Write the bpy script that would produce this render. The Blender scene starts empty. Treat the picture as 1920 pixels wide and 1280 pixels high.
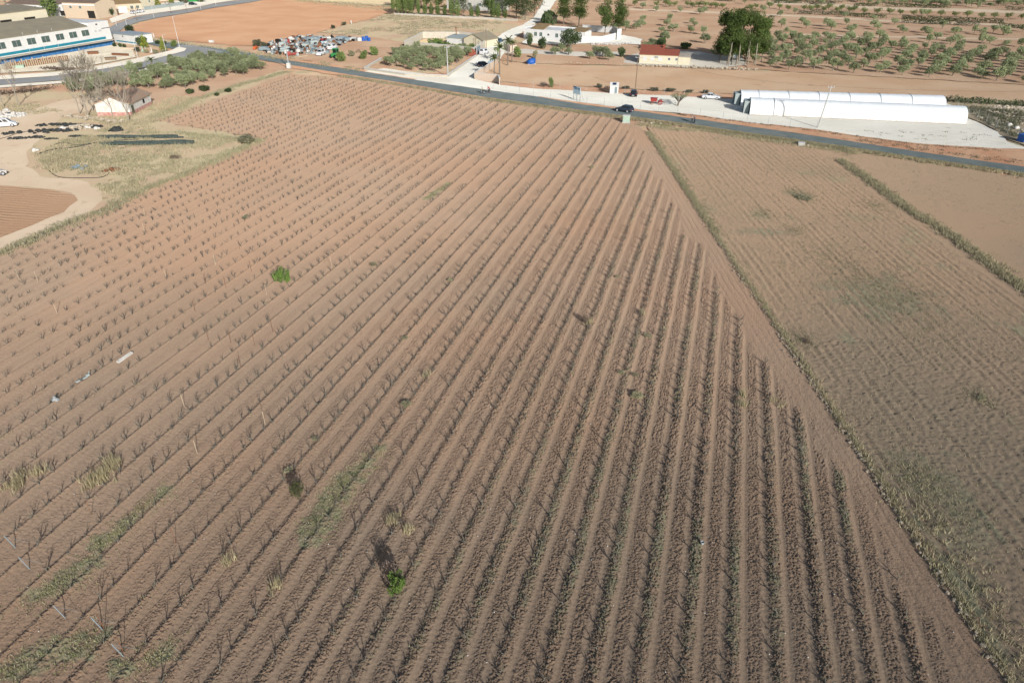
import bpy, bmesh, math, random
import numpy as np
from mathutils import Vector, Matrix
from mathutils.geometry import tessellate_polygon

# ------------------------------------------------------------------ camera, sky, sun, exposure
F = 1281.0                         # focal length in pixels of the 1920 px wide photograph
TH = math.atan(775 / F)            # camera pitch below the horizon
CAMH = 37.0
SC = bpy.context.scene
COL = SC.collection
cam_data = bpy.data.cameras.new('camera'); cam = bpy.data.objects.new('camera', cam_data); COL.objects.link(cam)
cam.location = (0, 0, CAMH); cam.rotation_euler = (math.pi / 2 - TH, 0, 0)
cam_data.sensor_width = 36; cam_data.lens = 36 * F / 1920; cam_data.clip_end = 5000; cam_data.clip_start = 0.5
SC.camera = cam
SUN = Vector((0.414, -0.924, 0.404)).normalized()
wd = bpy.data.worlds.new('World'); SC.world = wd; wd.use_nodes = True
wn = wd.node_tree.nodes; bg = wn['Background']
sky = wn.new('ShaderNodeTexSky'); sky.sky_type = 'NISHITA'; sky.sun_disc = False
sky.sun_elevation = math.asin(SUN.z); sky.sun_rotation = math.atan2(SUN.x, SUN.y)
sky.air_density = 1.0; sky.dust_density = 1.5
wd.node_tree.links.new(sky.outputs[0], bg.inputs[0]); bg.inputs[1].default_value = 0.11
sl = bpy.data.lights.new('sun', 'SUN'); sl.energy = 4.0; sl.angle = math.radians(0.5); sl.color = (1.0, 0.985, 0.95)
so = bpy.data.objects.new('sun', sl); COL.objects.link(so)
so.rotation_euler = (-SUN).to_track_quat('-Z', 'Y').to_euler(); so.location = (60, -120, 120)
SC.view_settings.view_transform = 'Standard'; SC.view_settings.look = 'None'
SC.view_settings.exposure = 0.0; SC.view_settings.gamma = 1
SC.cycles.max_bounces = 5; SC.cycles.diffuse_bounces = 2; SC.cycles.transparent_max_bounces = 8

# ------------------------------------------------------------------ helpers
R = random.Random(7)
NR = np.random.default_rng(11)
def G(px, py, z=0.0):              # ground point seen at a pixel of the 1920x1280 photograph
    a = (px - 960) / F; b = (py - 640) / F
    dz = -math.sin(TH) - b * math.cos(TH); t = (z - CAMH) / dz
    return Vector((a * t, (math.cos(TH) - b * math.sin(TH)) * t, z))
def PX(d, py):                     # metres per photo pixel at ground row py
    return 1.0 / (math.cos(TH) / CAMH * (py + 135)) * d
def HT(px, py, pt):                # height of something standing at (px,py) whose top shows at row pt
    y = G(px, py).y; b = (pt - 640) / F
    return CAMH + y * (-math.sin(TH) - b * math.cos(TH)) / (math.cos(TH) - b * math.sin(TH))
AZ = math.radians(16.45); UX, UY = math.cos(AZ), -math.sin(AZ); VX, VY = math.sin(AZ), math.cos(AZ)
def lin(r, g, b, k=1.0):
    return tuple(k * ((c / 255) / 12.92 if c < 10 else (((c / 255) + 0.055) / 1.055) ** 2.4) for c in (r, g, b)) + (1,)
def tag(o, label=None, cat=None, group=None, kind=None):
    if label: o['label'] = label
    if cat: o['category'] = cat
    if group: o['group'] = group
    if kind: o['kind'] = kind
    return o
def link(name, me, mat=None, parent=None):
    o = bpy.data.objects.new(name, me); COL.objects.link(o)
    if mat is not None and len(me.materials) == 0: me.materials.append(mat)
    if parent is not None: o.parent = parent
    return o
def empty(name, loc, rz=0.0, label=None, cat=None, group=None):
    o = bpy.data.objects.new(name, None); COL.objects.link(o); o.empty_display_size = 0.3
    o.location = loc; o.rotation_euler = (0, 0, rz)
    return tag(o, label, cat, group)
def dup(root, loc, rz=0.0, sc=1.0, label=None, group=None):
    r = root.copy(); COL.objects.link(r); r.location = loc; r.rotation_euler = (0, 0, rz)
    r.scale = (sc, sc, sc) if not isinstance(sc, tuple) else sc
    if label: r['label'] = label
    if group: r['group'] = group
    for ch in list(root.children):
        c = ch.copy(); COL.objects.link(c); c.parent = r
        for g in list(ch.children):
            d = g.copy(); COL.objects.link(d); d.parent = c
    return r

class MB:                          # mesh builder; every method returns self
    def __init__(s): s.v = []; s.f = []; s.m = []; s.mi = 0
    def mat(s, i): s.mi = i; return s
    def add(s, vs, fs):
        n = len(s.v); s.v += [tuple(v) for v in vs]
        for f in fs: s.f.append(tuple(i + n for i in f)); s.m.append(s.mi)
        return s
    def b(s, x0, x1, y0, y1, z0, z1, inset=0.0):
        i = inset
        return s.add([(x0, y0, z0), (x1, y0, z0), (x1, y1, z0), (x0, y1, z0), (x0 + i, y0 + i, z1), (x1 - i, y0 + i, z1), (x1 - i, y1 - i, z1), (x0 + i, y1 - i, z1)],
                     [(3, 2, 1, 0), (4, 5, 6, 7), (0, 1, 5, 4), (1, 2, 6, 5), (2, 3, 7, 6), (3, 0, 4, 7)])
    def c(s, p0, p1, r0, r1=None, n=8, caps=True):
        if r1 is None: r1 = r0
        p0 = Vector(p0); p1 = Vector(p1); d = (p1 - p0)
        if d.length < 1e-6: return s
        d.normalize(); a = d.orthogonal().normalized(); b = d.cross(a)
        vs = []
        for p, r in ((p0, r0), (p1, r1)):
            for k in range(n):
                t = 2 * math.pi * k / n; vs.append(p + a * (r * math.cos(t)) + b * (r * math.sin(t)))
        fs = [(k, (k + 1) % n, n + (k + 1) % n, n + k) for k in range(n)]
        if caps: fs += [tuple(range(n - 1, -1, -1)), tuple(range(n, 2 * n))]
        return s.add(vs, fs)
    def q(s, *pts): return s.add(pts, [tuple(range(len(pts)))])
    def prism(s, prof, x0, x1):    # profile in (y,z) extruded along x
        n = len(prof)
        vs = [(x0, y, z) for y, z in prof] + [(x1, y, z) for y, z in prof]
        fs = [(k, (k + 1) % n, n + (k + 1) % n, n + k) for k in range(n)] + [tuple(range(n - 1, -1, -1)), tuple(range(n, 2 * n))]
        return s.add(vs, fs)
    def prismy(s, prof, y0, y1):   # profile in (x,z) extruded along y
        n = len(prof)
        vs = [(x, y0, z) for x, z in prof] + [(x, y1, z) for x, z in prof]
        fs = [(k, (k + 1) % n, n + (k + 1) % n, n + k) for k in range(n)] + [tuple(range(n - 1, -1, -1)), tuple(range(n, 2 * n))]
        return s.add(vs, fs)
    def rock(s, p, r, rng, n=6):
        vs = []; fs = []
        for j, (h, k) in enumerate(((-0.3, 0.8), (0.25, 1.0), (0.7, 0.55))):
            for i in range(n):
                t = 2 * math.pi * (i + 0.4 * j) / n; q = r * k * rng.uniform(0.75, 1.25)
                vs.append((p[0] + q * math.cos(t), p[1] + q * math.sin(t) * 0.9, p[2] + r * h * rng.uniform(0.8, 1.2)))
        for j in range(2):
            for i in range(n): fs.append((j * n + i, j * n + (i + 1) % n, (j + 1) * n + (i + 1) % n, (j + 1) * n + i))
        fs.append(tuple(range(2 * n, 3 * n)))
        return s.add(vs, fs)
    def wheel(s, p, r, w, axis='y', n=16):
        p = Vector(p); d = Vector((0, w / 2, 0)) if axis == 'y' else Vector((w / 2, 0, 0))
        return s.c(p - d, p + d, r, r, n)
    def ring(s, p, r, t, axis='y', n=18, m=5):   # torus about an axis
        vs = []; fs = []
        for i in range(n):
            a = 2 * math.pi * i / n
            for j in range(m):
                b = 2 * math.pi * j / m; q = r + t * math.cos(b); h = t * math.sin(b)
                vs.append((p[0] + q * math.cos(a), p[1] + h, p[2] + q * math.sin(a)) if axis == 'y' else (p[0] + q * math.cos(a), p[1] + q * math.sin(a), p[2] + h))
        for i in range(n):
            for j in range(m): fs.append((i * m + j, i * m + (j + 1) % m, ((i + 1) % n) * m + (j + 1) % m, ((i + 1) % n) * m + j))
        return s.add(vs, fs)
    def mesh(s, name, smooth=False):
        me = bpy.data.meshes.new(name); me.from_pydata(s.v, [], s.f)
        bm = bmesh.new(); bm.from_mesh(me); bmesh.ops.recalc_face_normals(bm, faces=bm.faces); bm.to_mesh(me); bm.free()
        if max(s.m or [0]) > 0: me.polygons.foreach_set('material_index', s.m)
        if smooth: me.polygons.foreach_set('use_smooth', [True] * len(me.polygons))
        return me
    def build(s, name, mat, parent=None, smooth=False, bevel=0.0):
        me = s.mesh(name, smooth)
        mats = mat if isinstance(mat, (list, tuple)) else [mat]
        for m in mats: me.materials.append(m)
        o = link(name, me, None, parent)
        if bevel:
            md = o.modifiers.new('Bevel', 'BEVEL'); md.width = bevel; md.segments = 2; md.limit_method = 'ANGLE'
        return o
def npmesh(name, verts, faces, smooth=False):    # numpy quads or tris
    me = bpy.data.meshes.new(name); nv = len(verts); nf, k = faces.shape
    me.vertices.add(nv); me.vertices.foreach_set('co', np.ascontiguousarray(verts, dtype=np.float32).ravel())
    me.loops.add(nf * k); me.loops.foreach_set('vertex_index', np.ascontiguousarray(faces, dtype=np.int32).ravel())
    me.polygons.add(nf); me.polygons.foreach_set('loop_start', np.arange(0, nf * k, k, dtype=np.int32))
    me.polygons.foreach_set('loop_total', np.full(nf, k, dtype=np.int32))
    if smooth: me.polygons.foreach_set('use_smooth', np.ones(nf, dtype=bool))
    me.update(calc_edges=True); me.validate()
    return me

# ------------------------------------------------------------------ materials
def newmat(name):
    m = bpy.data.materials.new(name); m.use_nodes = True
    nt = m.node_tree; p = nt.nodes['Principled BSDF']
    return m, nt, p
def nd(nt, t, **kw):
    n = nt.nodes.new(t)
    for k, v in kw.items(): setattr(n, k, v)
    return n
def noise(nt, vec, scale, detail=3, rough=0.55):
    n = nd(nt, 'ShaderNodeTexNoise'); n.inputs['Scale'].default_value = scale; n.inputs['Detail'].default_value = detail
    n.inputs['Roughness'].default_value = rough; nt.links.new(vec, n.inputs['Vector']); return n.outputs['Fac']
def ramp(nt, fac, a, b):
    n = nd(nt, 'ShaderNodeMapRange'); n.inputs['From Min'].default_value = a; n.inputs['From Max'].default_value = b
    nt.links.new(fac, n.inputs['Value']); return n.outputs['Result']
def mix(nt, fac, a, b, mode='MIX'):
    n = nd(nt, 'ShaderNodeMix', data_type='RGBA', blend_type=mode)
    for i, x in ((0, fac), (6, a), (7, b)):
        if isinstance(x, (int, float)): n.inputs[i].default_value = x
        elif isinstance(x, tuple): n.inputs[i].default_value = x
        else: nt.links.new(x, n.inputs[i])
    return n.outputs[2]
def math2(nt, op, a, b=None):
    n = nd(nt, 'ShaderNodeMath', operation=op)
    for i, x in enumerate((a, b)):
        if x is None: continue
        if isinstance(x, (int, float)): n.inputs[i].default_value = x
        else: nt.links.new(x, n.inputs[i])
    return n.outputs[0]
def bump(nt, p, h, strength, dist):
    n = nd(nt, 'ShaderNodeBump'); n.inputs['Strength'].default_value = strength; n.inputs['Distance'].default_value = dist
    nt.links.new(h, n.inputs['Height']); nt.links.new(n.outputs[0], p.inputs['Normal'])
def matte(p, rough=1.0, spec=0.1):
    p.inputs['Roughness'].default_value = rough; p.inputs['Specular IOR Level'].default_value = spec
def simple(name, c1, c2=None, sc=4.0, rough=0.7, spec=0.3, bmp=0.0, metal=0.0, det=4):
    m, nt, p = newmat(name); tc = nd(nt, 'ShaderNodeTexCoord'); v = tc.outputs['Object']
    p.inputs['Base Color'].default_value = c1; matte(p, rough, spec); p.inputs['Metallic'].default_value = metal
    f = noise(nt, v, sc, det)
    if c2: nt.links.new(mix(nt, ramp(nt, f, 0.35, 0.65), c1, c2), p.inputs['Base Color'])
    if bmp: bump(nt, p, f, bmp, 0.05)
    return m
def ground_mat(name, c1, c2, c3=None, big=0.06, mid=0.5, fine=6.0, stripes=(), bmp=0.6, veg=None, c3cut=0.56):
    # c1/c2 patches, c3 small spots, stripes = (dirx, diry, period, amount), veg = (colour, scale, lo, hi)
    m, nt, p = newmat(name); geo = nd(nt, 'ShaderNodeNewGeometry'); v = geo.outputs['Position']; matte(p, 1.0, 0.0)
    p.inputs['Diffuse Roughness'].default_value = 1.0
    c = mix(nt, ramp(nt, noise(nt, v, big, 4), 0.38, 0.62), c1, c2)
    if veg: c = mix(nt, ramp(nt, noise(nt, v, veg[1], 6, 0.7), veg[2], veg[3]), c, veg[0])
    if c3: c = mix(nt, ramp(nt, noise(nt, v, mid, 6, 0.7), c3cut, c3cut + 0.1), c, c3)
    fn = noise(nt, v, fine, 4, 0.7)
    h = fn
    for (dx, dy, per, amt) in stripes:
        cmb = nd(nt, 'ShaderNodeVectorMath', operation='DOT_PRODUCT'); cmb.inputs[1].default_value = (dx, dy, 0); nt.links.new(v, cmb.inputs[0])
        wob = math2(nt, 'MULTIPLY', noise(nt, v, 0.15, 3), per * 1.6)
        s = math2(nt, 'SINE', math2(nt, 'MULTIPLY', math2(nt, 'ADD', cmb.outputs['Value'], wob), 2 * math.pi / per))
        s = math2(nt, 'MULTIPLY', s, ramp(nt, noise(nt, v, 0.12, 3), 0.3, 0.6))
        k = math2(nt, 'ADD', math2(nt, 'MULTIPLY', s, amt * 0.5), 0.5)
        c = mix(nt, math2(nt, 'MULTIPLY', k, 1.0), mix(nt, 1.0, c, (1 - amt, 1 - amt, 1 - amt, 1), 'MULTIPLY'), c)
        h = math2(nt, 'ADD', h, math2(nt, 'MULTIPLY', s, 0.8))
    c = mix(nt, ramp(nt, fn, 0.3, 0.7), mix(nt, 1.0, c, (0.8, 0.79, 0.78, 1), 'MULTIPLY'), c)
    nt.links.new(c, p.inputs['Base Color'])
    if bmp: bump(nt, p, h, bmp, 0.08)
    return m
def leaf_mat(name, c1, c2, sc=1.2, trans=0.25):
    m, nt, p = newmat(name); tc = nd(nt, 'ShaderNodeTexCoord'); oi = nd(nt, 'ShaderNodeObjectInfo')
    f = ramp(nt, noise(nt, tc.outputs['Object'], sc, 3), 0.35, 0.65)
    c = mix(nt, f, c1, c2)
    k = math2(nt, 'ADD', math2(nt, 'MULTIPLY', oi.outputs['Random'], 0.45), 0.78)
    c = mix(nt, 1.0, c, k, 'MULTIPLY')
    nt.links.new(c, p.inputs['Base Color']); matte(p, 0.8, 0.15)
    if trans:
        t = nd(nt, 'ShaderNodeBsdfTranslucent'); nt.links.new(c, t.inputs['Color'])
        ms = nd(nt, 'ShaderNodeMixShader'); ms.inputs[0].default_value = trans
        out = nt.nodes['Material Output']
        nt.links.new(p.outputs[0], ms.inputs[1]); nt.links.new(t.outputs[0], ms.inputs[2]); nt.links.new(ms.outputs[0], out.inputs['Surface'])
    return m
SOIL_L = (0.46, 0.30, 0.21, 1); SOIL_M = (0.40, 0.235, 0.155, 1); SOIL_D = (0.29, 0.16, 0.10, 1)
TAN = (0.50, 0.36, 0.245, 1); RED = (0.46, 0.262, 0.16, 1)
m_base = ground_mat('bare_earth', SOIL_M, TAN, (0.34, 0.25, 0.16, 1), mid=0.25, veg=((0.33, 0.30, 0.19, 1), 0.12, 0.5, 0.62))
m_tan = ground_mat('tan_field_soil', TAN, (0.46, 0.31, 0.20, 1), (0.33, 0.24, 0.15, 1), mid=0.15, stripes=((0.12, 0.99, 2.2, 0.12),), c3cut=0.6)
m_redf = ground_mat('red_tilled_soil', RED, (0.51, 0.31, 0.19, 1), None, stripes=((0.35, 0.94, 3.0, 0.10),))
m_redo = ground_mat('red_orchard_soil', (0.375, 0.24, 0.16, 1), (0.43, 0.305, 0.21, 1), (0.31, 0.26, 0.17, 1), mid=0.2, c3cut=0.6)
m_scrub = ground_mat('weedy_ground', (0.44, 0.335, 0.235, 1), (0.40, 0.285, 0.20, 1), (0.24, 0.20, 0.12, 1), mid=0.3, veg=((0.42, 0.355, 0.23, 1), 0.1, 0.42, 0.6), c3cut=0.58)
m_plow = ground_mat('ploughed_soil', (0.46, 0.29, 0.185, 1), (0.50, 0.33, 0.215, 1), None, stripes=((0.16, 0.987, 0.95, 0.45),), bmp=1.0)
m_bank = ground_mat('red_bank_soil', (0.44, 0.24, 0.15, 1), (0.50, 0.32, 0.21, 1), (0.30, 0.2, 0.12, 1), mid=0.8, big=0.15)
m_gravel = ground_mat('pale_gravel', (0.72, 0.70, 0.63, 1), (0.64, 0.62, 0.55, 1), (0.53, 0.50, 0.43, 1), mid=0.4, fine=10, stripes=((0.57, 0.82, 1.9, 0.10), (-0.3, 0.95, 2.7, 0.06)), c3cut=0.62, bmp=0.3)
m_grey = ground_mat('grey_concrete', (0.50, 0.47, 0.41, 1), (0.44, 0.41, 0.36, 1), None, fine=3, bmp=0.2)
m_path = ground_mat('trodden_dust', (0.52, 0.42, 0.315, 1), (0.47, 0.37, 0.27, 1), (0.42, 0.33, 0.24, 1), mid=0.35, stripes=(), bmp=0.3)
m_asph = ground_mat('worn_asphalt', (0.115, 0.14, 0.142, 1), (0.145, 0.168, 0.168, 1), (0.165, 0.175, 0.165, 1), mid=0.35, big=0.25, fine=20, bmp=0.2)
m_asph2 = ground_mat('grey_asphalt', (0.20, 0.205, 0.21, 1), (0.235, 0.24, 0.24, 1), (0.17, 0.175, 0.18, 1), mid=0.5, fine=20, bmp=0.2)
m_pave = ground_mat('pavement_slabs', (0.62, 0.58, 0.50, 1), (0.56, 0.52, 0.45, 1), None, fine=2, bmp=0.1)

m_white = simple('white_render', (0.80, 0.79, 0.76, 1), (0.74, 0.73, 0.70, 1), 0.6, 0.85, 0.2)
m_dirtyw = simple('dirty_whitewash', (0.80, 0.78, 0.74, 1), (0.62, 0.57, 0.50, 1), 1.4, 0.9, 0.1)
m_cream = simple('cream_render', (0.74, 0.67, 0.50, 1), (0.70, 0.63, 0.48, 1), 0.7, 0.85, 0.2)
m_beige = simple('beige_render', (0.70, 0.56, 0.41, 1), (0.66, 0.53, 0.39, 1), 0.7, 0.85, 0.2)
m_pinkw = simple('pale_pink_render', (0.74, 0.60, 0.47, 1), (0.70, 0.55, 0.43, 1), 0.9, 0.85, 0.2)
m_redpaint = simple('faded_red_paint', (0.50, 0.20, 0.17, 1), (0.60, 0.42, 0.36, 1), 1.5, 0.8, 0.2)
m_block = simple('plastered_block', (0.66, 0.60, 0.49, 1), (0.58, 0.52, 0.42, 1), 0.8, 0.9, 0.1)
m_roofb = simple('weathered_roof_sheet', (0.29, 0.255, 0.19, 1), (0.35, 0.30, 0.21, 1), 0.35, 0.9, 0.1, 0.2)
def tile_mat(name, c1, c2, c3):
    m, nt, p = newmat(name); tc = nd(nt, 'ShaderNodeTexCoord'); v = tc.outputs['Object']; matte(p, 0.9, 0.1)
    w = nd(nt, 'ShaderNodeTexWave'); w.inputs['Scale'].default_value = 1.1; w.inputs['Distortion'].default_value = 0.4; nt.links.new(v, w.inputs['Vector'])
    c = mix(nt, ramp(nt, noise(nt, v, 1.2, 5), 0.35, 0.65), c1, c2)
    c = mix(nt, math2(nt, 'MULTIPLY', w.outputs['Fac'], 0.35), c, c3)
    nt.links.new(c, p.inputs['Base Color']); bump(nt, p, w.outputs['Fac'], 0.8, 0.08); return m
m_rooftile = tile_mat('terracotta_tiles', (0.42, 0.13, 0.08, 1), (0.36, 0.12, 0.08, 1), (0.18, 0.05, 0.035, 1))
m_oldtile = tile_mat('old_tiles', (0.52, 0.32, 0.22, 1), (0.44, 0.36, 0.27, 1), (0.30, 0.20, 0.14, 1))
m_browntile = tile_mat('brown_tiles', (0.30, 0.22, 0.17, 1), (0.26, 0.19, 0.15, 1), (0.12, 0.08, 0.06, 1))
m_ochretile = tile_mat('ochre_tiles', (0.42, 0.29, 0.14, 1), (0.36, 0.25, 0.14, 1), (0.2, 0.12, 0.07, 1))
m_slab = simple('stained_concrete_slab', (0.50, 0.44, 0.36, 1), (0.42, 0.37, 0.31, 1), 0.7, 0.9, 0.1)
m_blue = simple('blue_mural_paint', (0.03, 0.16, 0.42, 1), (0.10, 0.28, 0.55, 1), 1.1, 0.6, 0.3)
m_teal = simple('teal_band_paint', (0.02, 0.23, 0.33, 1), (0.03, 0.28, 0.38, 1), 1.0, 0.6, 0.3)
m_glass = simple('dark_window_glass', (0.08, 0.12, 0.115, 1), (0.12, 0.17, 0.15, 1), 0.8, 0.15, 0.5)
m_shutter = simple('grey_shutter', (0.5, 0.52, 0.52, 1), None, 4, 0.5)
m_dark = simple('dark_opening', (0.03, 0.028, 0.026, 1), (0.05, 0.045, 0.04, 1), 2, 0.9, 0.05)
m_frame = simple('pale_frame', (0.7, 0.7, 0.68, 1), None, 4, 0.5)
m_plastic = simple('white_polythene', (0.80, 0.82, 0.82, 1), (0.72, 0.75, 0.75, 1), 0.5, 0.45, 0.4, 0.25)
def plastic_mat():
    m, nt, p = newmat('dusty_polythene'); tc = nd(nt, 'ShaderNodeTexCoord'); v = tc.outputs['Object']; matte(p, 0.5, 0.35)
    sx = nd(nt, 'ShaderNodeSeparateXYZ'); nt.links.new(v, sx.inputs[0])
    rib = math2(nt, 'SINE', math2(nt, 'MULTIPLY', sx.outputs['X'], 2 * math.pi / 1.02))
    c = mix(nt, ramp(nt, noise(nt, v, 0.5, 5), 0.4, 0.7), (0.84, 0.86, 0.86, 1), (0.76, 0.79, 0.80, 1))
    dirt = math2(nt, 'MULTIPLY', ramp(nt, sx.outputs['Z'], 0.9, 0.0), ramp(nt, noise(nt, v, 1.5, 5), 0.35, 0.65))
    c = mix(nt, dirt, c, (0.58, 0.52, 0.43, 1)); c = mix(nt, math2(nt, 'MULTIPLY', ramp(nt, rib, 0.85, 1.0), 0.4), c, (0.72, 0.75, 0.76, 1))
    nt.links.new(c, p.inputs['Base Color']); bump(nt, p, math2(nt, 'ADD', rib, noise(nt, v, 0.8, 3)), 0.08, 0.05); return m
m_plastic = plastic_mat()
m_galv = simple('galvanised_steel', (0.42, 0.45, 0.46, 1), (0.36, 0.38, 0.39, 1), 3, 0.5, 0.5)
m_conc = simple('concrete_post', (0.55, 0.55, 0.52, 1), (0.48, 0.48, 0.45, 1), 2, 0.9, 0.1)
m_wood = simple('weathered_wood', (0.30, 0.22, 0.15, 1), (0.22, 0.16, 0.11, 1), 6, 0.9, 0.1)
m_palew = simple('pale_stake_wood', (0.58, 0.46, 0.33, 1), (0.50, 0.40, 0.28, 1), 6, 0.9, 0.1)
m_rust = simple('rusty_iron', (0.20, 0.09, 0.05, 1), (0.28, 0.14, 0.08, 1), 5, 0.9, 0.1)
m_tyre = simple('tyre_rubber', (0.025, 0.025, 0.027, 1), (0.04, 0.04, 0.04, 1), 6, 0.9, 0.1)
m_rim = simple('alloy_rim', (0.5, 0.51, 0.53, 1), None, 4, 0.35, 0.5)
m_cglass = simple('car_glass', (0.02, 0.025, 0.03, 1), None, 4, 0.08, 0.6)
m_lampr = simple('red_lamp_lens', (0.4, 0.02, 0.02, 1), None, 4, 0.2, 0.5)
m_lampw = simple('clear_lamp_lens', (0.75, 0.76, 0.78, 1), None, 4, 0.15, 0.5)
m_chrome = simple('number_plate', (0.75, 0.75, 0.72, 1), None, 4, 0.4, 0.4)
def paint(name, c): return simple(name, c, None, 2, 0.22, 0.6)
m_cwhite = paint('white_car_paint', (0.78, 0.79, 0.80, 1)); m_cblack = paint('black_car_paint', (0.02, 0.024, 0.032, 1))
m_cnavy = paint('dark_navy_car_paint', (0.035, 0.045, 0.065, 1)); m_cblue = paint('petrol_blue_car_paint', (0.03, 0.10, 0.17, 1))
m_redp = simple('red_machine_paint', (0.42, 0.05, 0.04, 1), (0.32, 0.06, 0.05, 1), 3, 0.5, 0.4)
m_greenp = simple('green_machine_paint', (0.06, 0.36, 0.10, 1), (0.05, 0.28, 0.09, 1), 3, 0.4, 0.4)
m_palegreen = simple('pale_green_cabinet', (0.46, 0.60, 0.48, 1), (0.40, 0.52, 0.42, 1), 2, 0.7, 0.2)
m_bluep = simple('blue_plastic', (0.02, 0.10, 0.42, 1), (0.03, 0.14, 0.48, 1), 2, 0.5, 0.4)
m_orange = simple('orange_plastic', (0.62, 0.14, 0.04, 1), None, 2, 0.6)
m_greysh = simple('grey_green_sheet', (0.36, 0.42, 0.41, 1), (0.44, 0.48, 0.46, 1), 1.5, 0.7)
m_blueg = simple('blue_grey_sheet', (0.21, 0.275, 0.31, 1), (0.28, 0.33, 0.35, 1), 1.5, 0.7)
m_skyblue = simple('sky_blue_panel', (0.52, 0.68, 0.76, 1), (0.58, 0.72, 0.79, 1), 1.5, 0.6)
m_navy = simple('navy_lettering', (0.03, 0.08, 0.20, 1), None, 2, 0.6)
m_solar = simple('solar_panel', (0.03, 0.05, 0.10, 1), None, 2, 0.2, 0.5)
m_netting = simple('black_netting', (0.03, 0.032, 0.032, 1), (0.09, 0.095, 0.09, 1), 2.5, 0.9, 0.1)
m_greennet = simple('dark_green_netting', (0.04, 0.06, 0.055, 1), (0.10, 0.12, 0.11, 1), 2.0, 0.9, 0.1)
m_stone = simple('pale_limestone', (0.58, 0.50, 0.39, 1), (0.46, 0.39, 0.30, 1), 2, 0.95, 0.1)
m_dullstone = simple('dull_field_stone', (0.46, 0.39, 0.30, 1), (0.34, 0.28, 0.21, 1), 3, 0.95, 0.1)
m_plaster = simple('white_rubble', (0.75, 0.72, 0.68, 1), (0.6, 0.56, 0.5, 1), 2, 0.95, 0.1)
m_bark = simple('grey_bark', (0.20, 0.165, 0.13, 1), (0.28, 0.24, 0.195, 1), 5, 0.95, 0.1, 0.3)
m_palebark = simple('pale_poplar_bark', (0.40, 0.36, 0.29, 1), (0.30, 0.26, 0.21, 1), 3, 0.95, 0.1, 0.3)
m_vinewood = simple('vine_wood', (0.125, 0.115, 0.095, 1), (0.21, 0.195, 0.16, 1), 8, 0.95, 0.05, 0.3)
m_cane = simple('vine_cane', (0.13, 0.105, 0.085, 1), (0.19, 0.155, 0.13, 1), 8, 0.95, 0.05)
m_olive = leaf_mat('olive_leaves', (0.26, 0.30, 0.155, 1), (0.38, 0.41, 0.235, 1), 1.0)
m_pine = leaf_mat('pine_needles', (0.08, 0.125, 0.038, 1), (0.15, 0.205, 0.06, 1), 0.4)
m_dkleaf = leaf_mat('dark_leaves', (0.07, 0.105, 0.045, 1), (0.12, 0.155, 0.07, 1), 0.8)
m_cyp = leaf_mat('cypress_leaves', (0.16, 0.23, 0.075, 1), (0.25, 0.31, 0.11, 1), 0.8)
m_green = leaf_mat('bright_leaves', (0.17, 0.235, 0.075, 1), (0.25, 0.30, 0.11, 1), 1.0)
m_vivid = leaf_mat('vivid_green_leaves', (0.11, 0.19, 0.04, 1), (0.19, 0.27, 0.075, 1), 3.0)
m_yellowg = leaf_mat('yellow_green_leaves', (0.30, 0.32, 0.05, 1), (0.22, 0.27, 0.06, 1), 1.0)
m_palm = leaf_mat('palm_leaves', (0.14, 0.18, 0.07, 1), (0.20, 0.23, 0.10, 1), 1.0)
m_scrubl = leaf_mat('dusty_scrub_leaves', (0.15, 0.155, 0.10, 1), (0.20, 0.195, 0.125, 1), 1.0)
m_brownl = leaf_mat('brown_twigs', (0.21, 0.155, 0.12, 1), (0.27, 0.20, 0.155, 1), 1.0, 0.2)
m_dry = leaf_mat('dry_straw', (0.55, 0.47, 0.30, 1), (0.44, 0.39, 0.255, 1), 0.3)
m_greyg = leaf_mat('grey_green_weeds', (0.37, 0.345, 0.215, 1), (0.45, 0.41, 0.255, 1), 0.3)
m_weed = leaf_mat('green_weeds', (0.29, 0.32, 0.135, 1), (0.39, 0.38, 0.175, 1), 0.3)

# ------------------------------------------------------------------ the ground and its sheets
def smooth_jit(pts, step, jit, rng):
    out = []
    n = len(pts)
    for i in range(n):
        a = Vector(pts[i][:2]); b = Vector(pts[(i + 1) % n][:2]); L = (b - a).length; k = max(1, int(L / step))
        nrm = Vector((-(b - a).y, (b - a).x)).normalized() if L > 0 else Vector((0, 0))
        for j in range(k):
            p = a.lerp(b, j / k)
            out.append(p + nrm * (rng.uniform(-jit, jit) if j else 0))
    return out
def sheet(name, px, z, mat, jit=0.35, step=2.5, world=False, kind='structure'):
    pts = px if world else [G(*p) for p in px]
    q = smooth_jit(pts, step, jit, random.Random(hash(name) % 1000 if False else len(px) * 31 + int(abs(pts[0][0]) * 7)))
    v3 = [Vector((p.x, p.y, 0)) for p in q]
    tris = tessellate_polygon([v3])
    me = bpy.data.meshes.new(name); me.from_pydata([(p.x, p.y, z) for p in q], [], [tuple(t) for t in tris])
    bm = bmesh.new(); bm.from_mesh(me); bmesh.ops.recalc_face_normals(bm, faces=bm.faces)
    for f in bm.faces:
        if f.normal.z < 0: f.normal_flip()
    bm.to_mesh(me); bm.free()
    return tag(link(name, me, mat), kind=kind)
tag(MB().q((-1500, -200, -0.15), (1500, -200, -0.15), (1500, 2500, -0.15), (-1500, 2500, -0.15)).build('ground', m_base), kind='structure')

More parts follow.
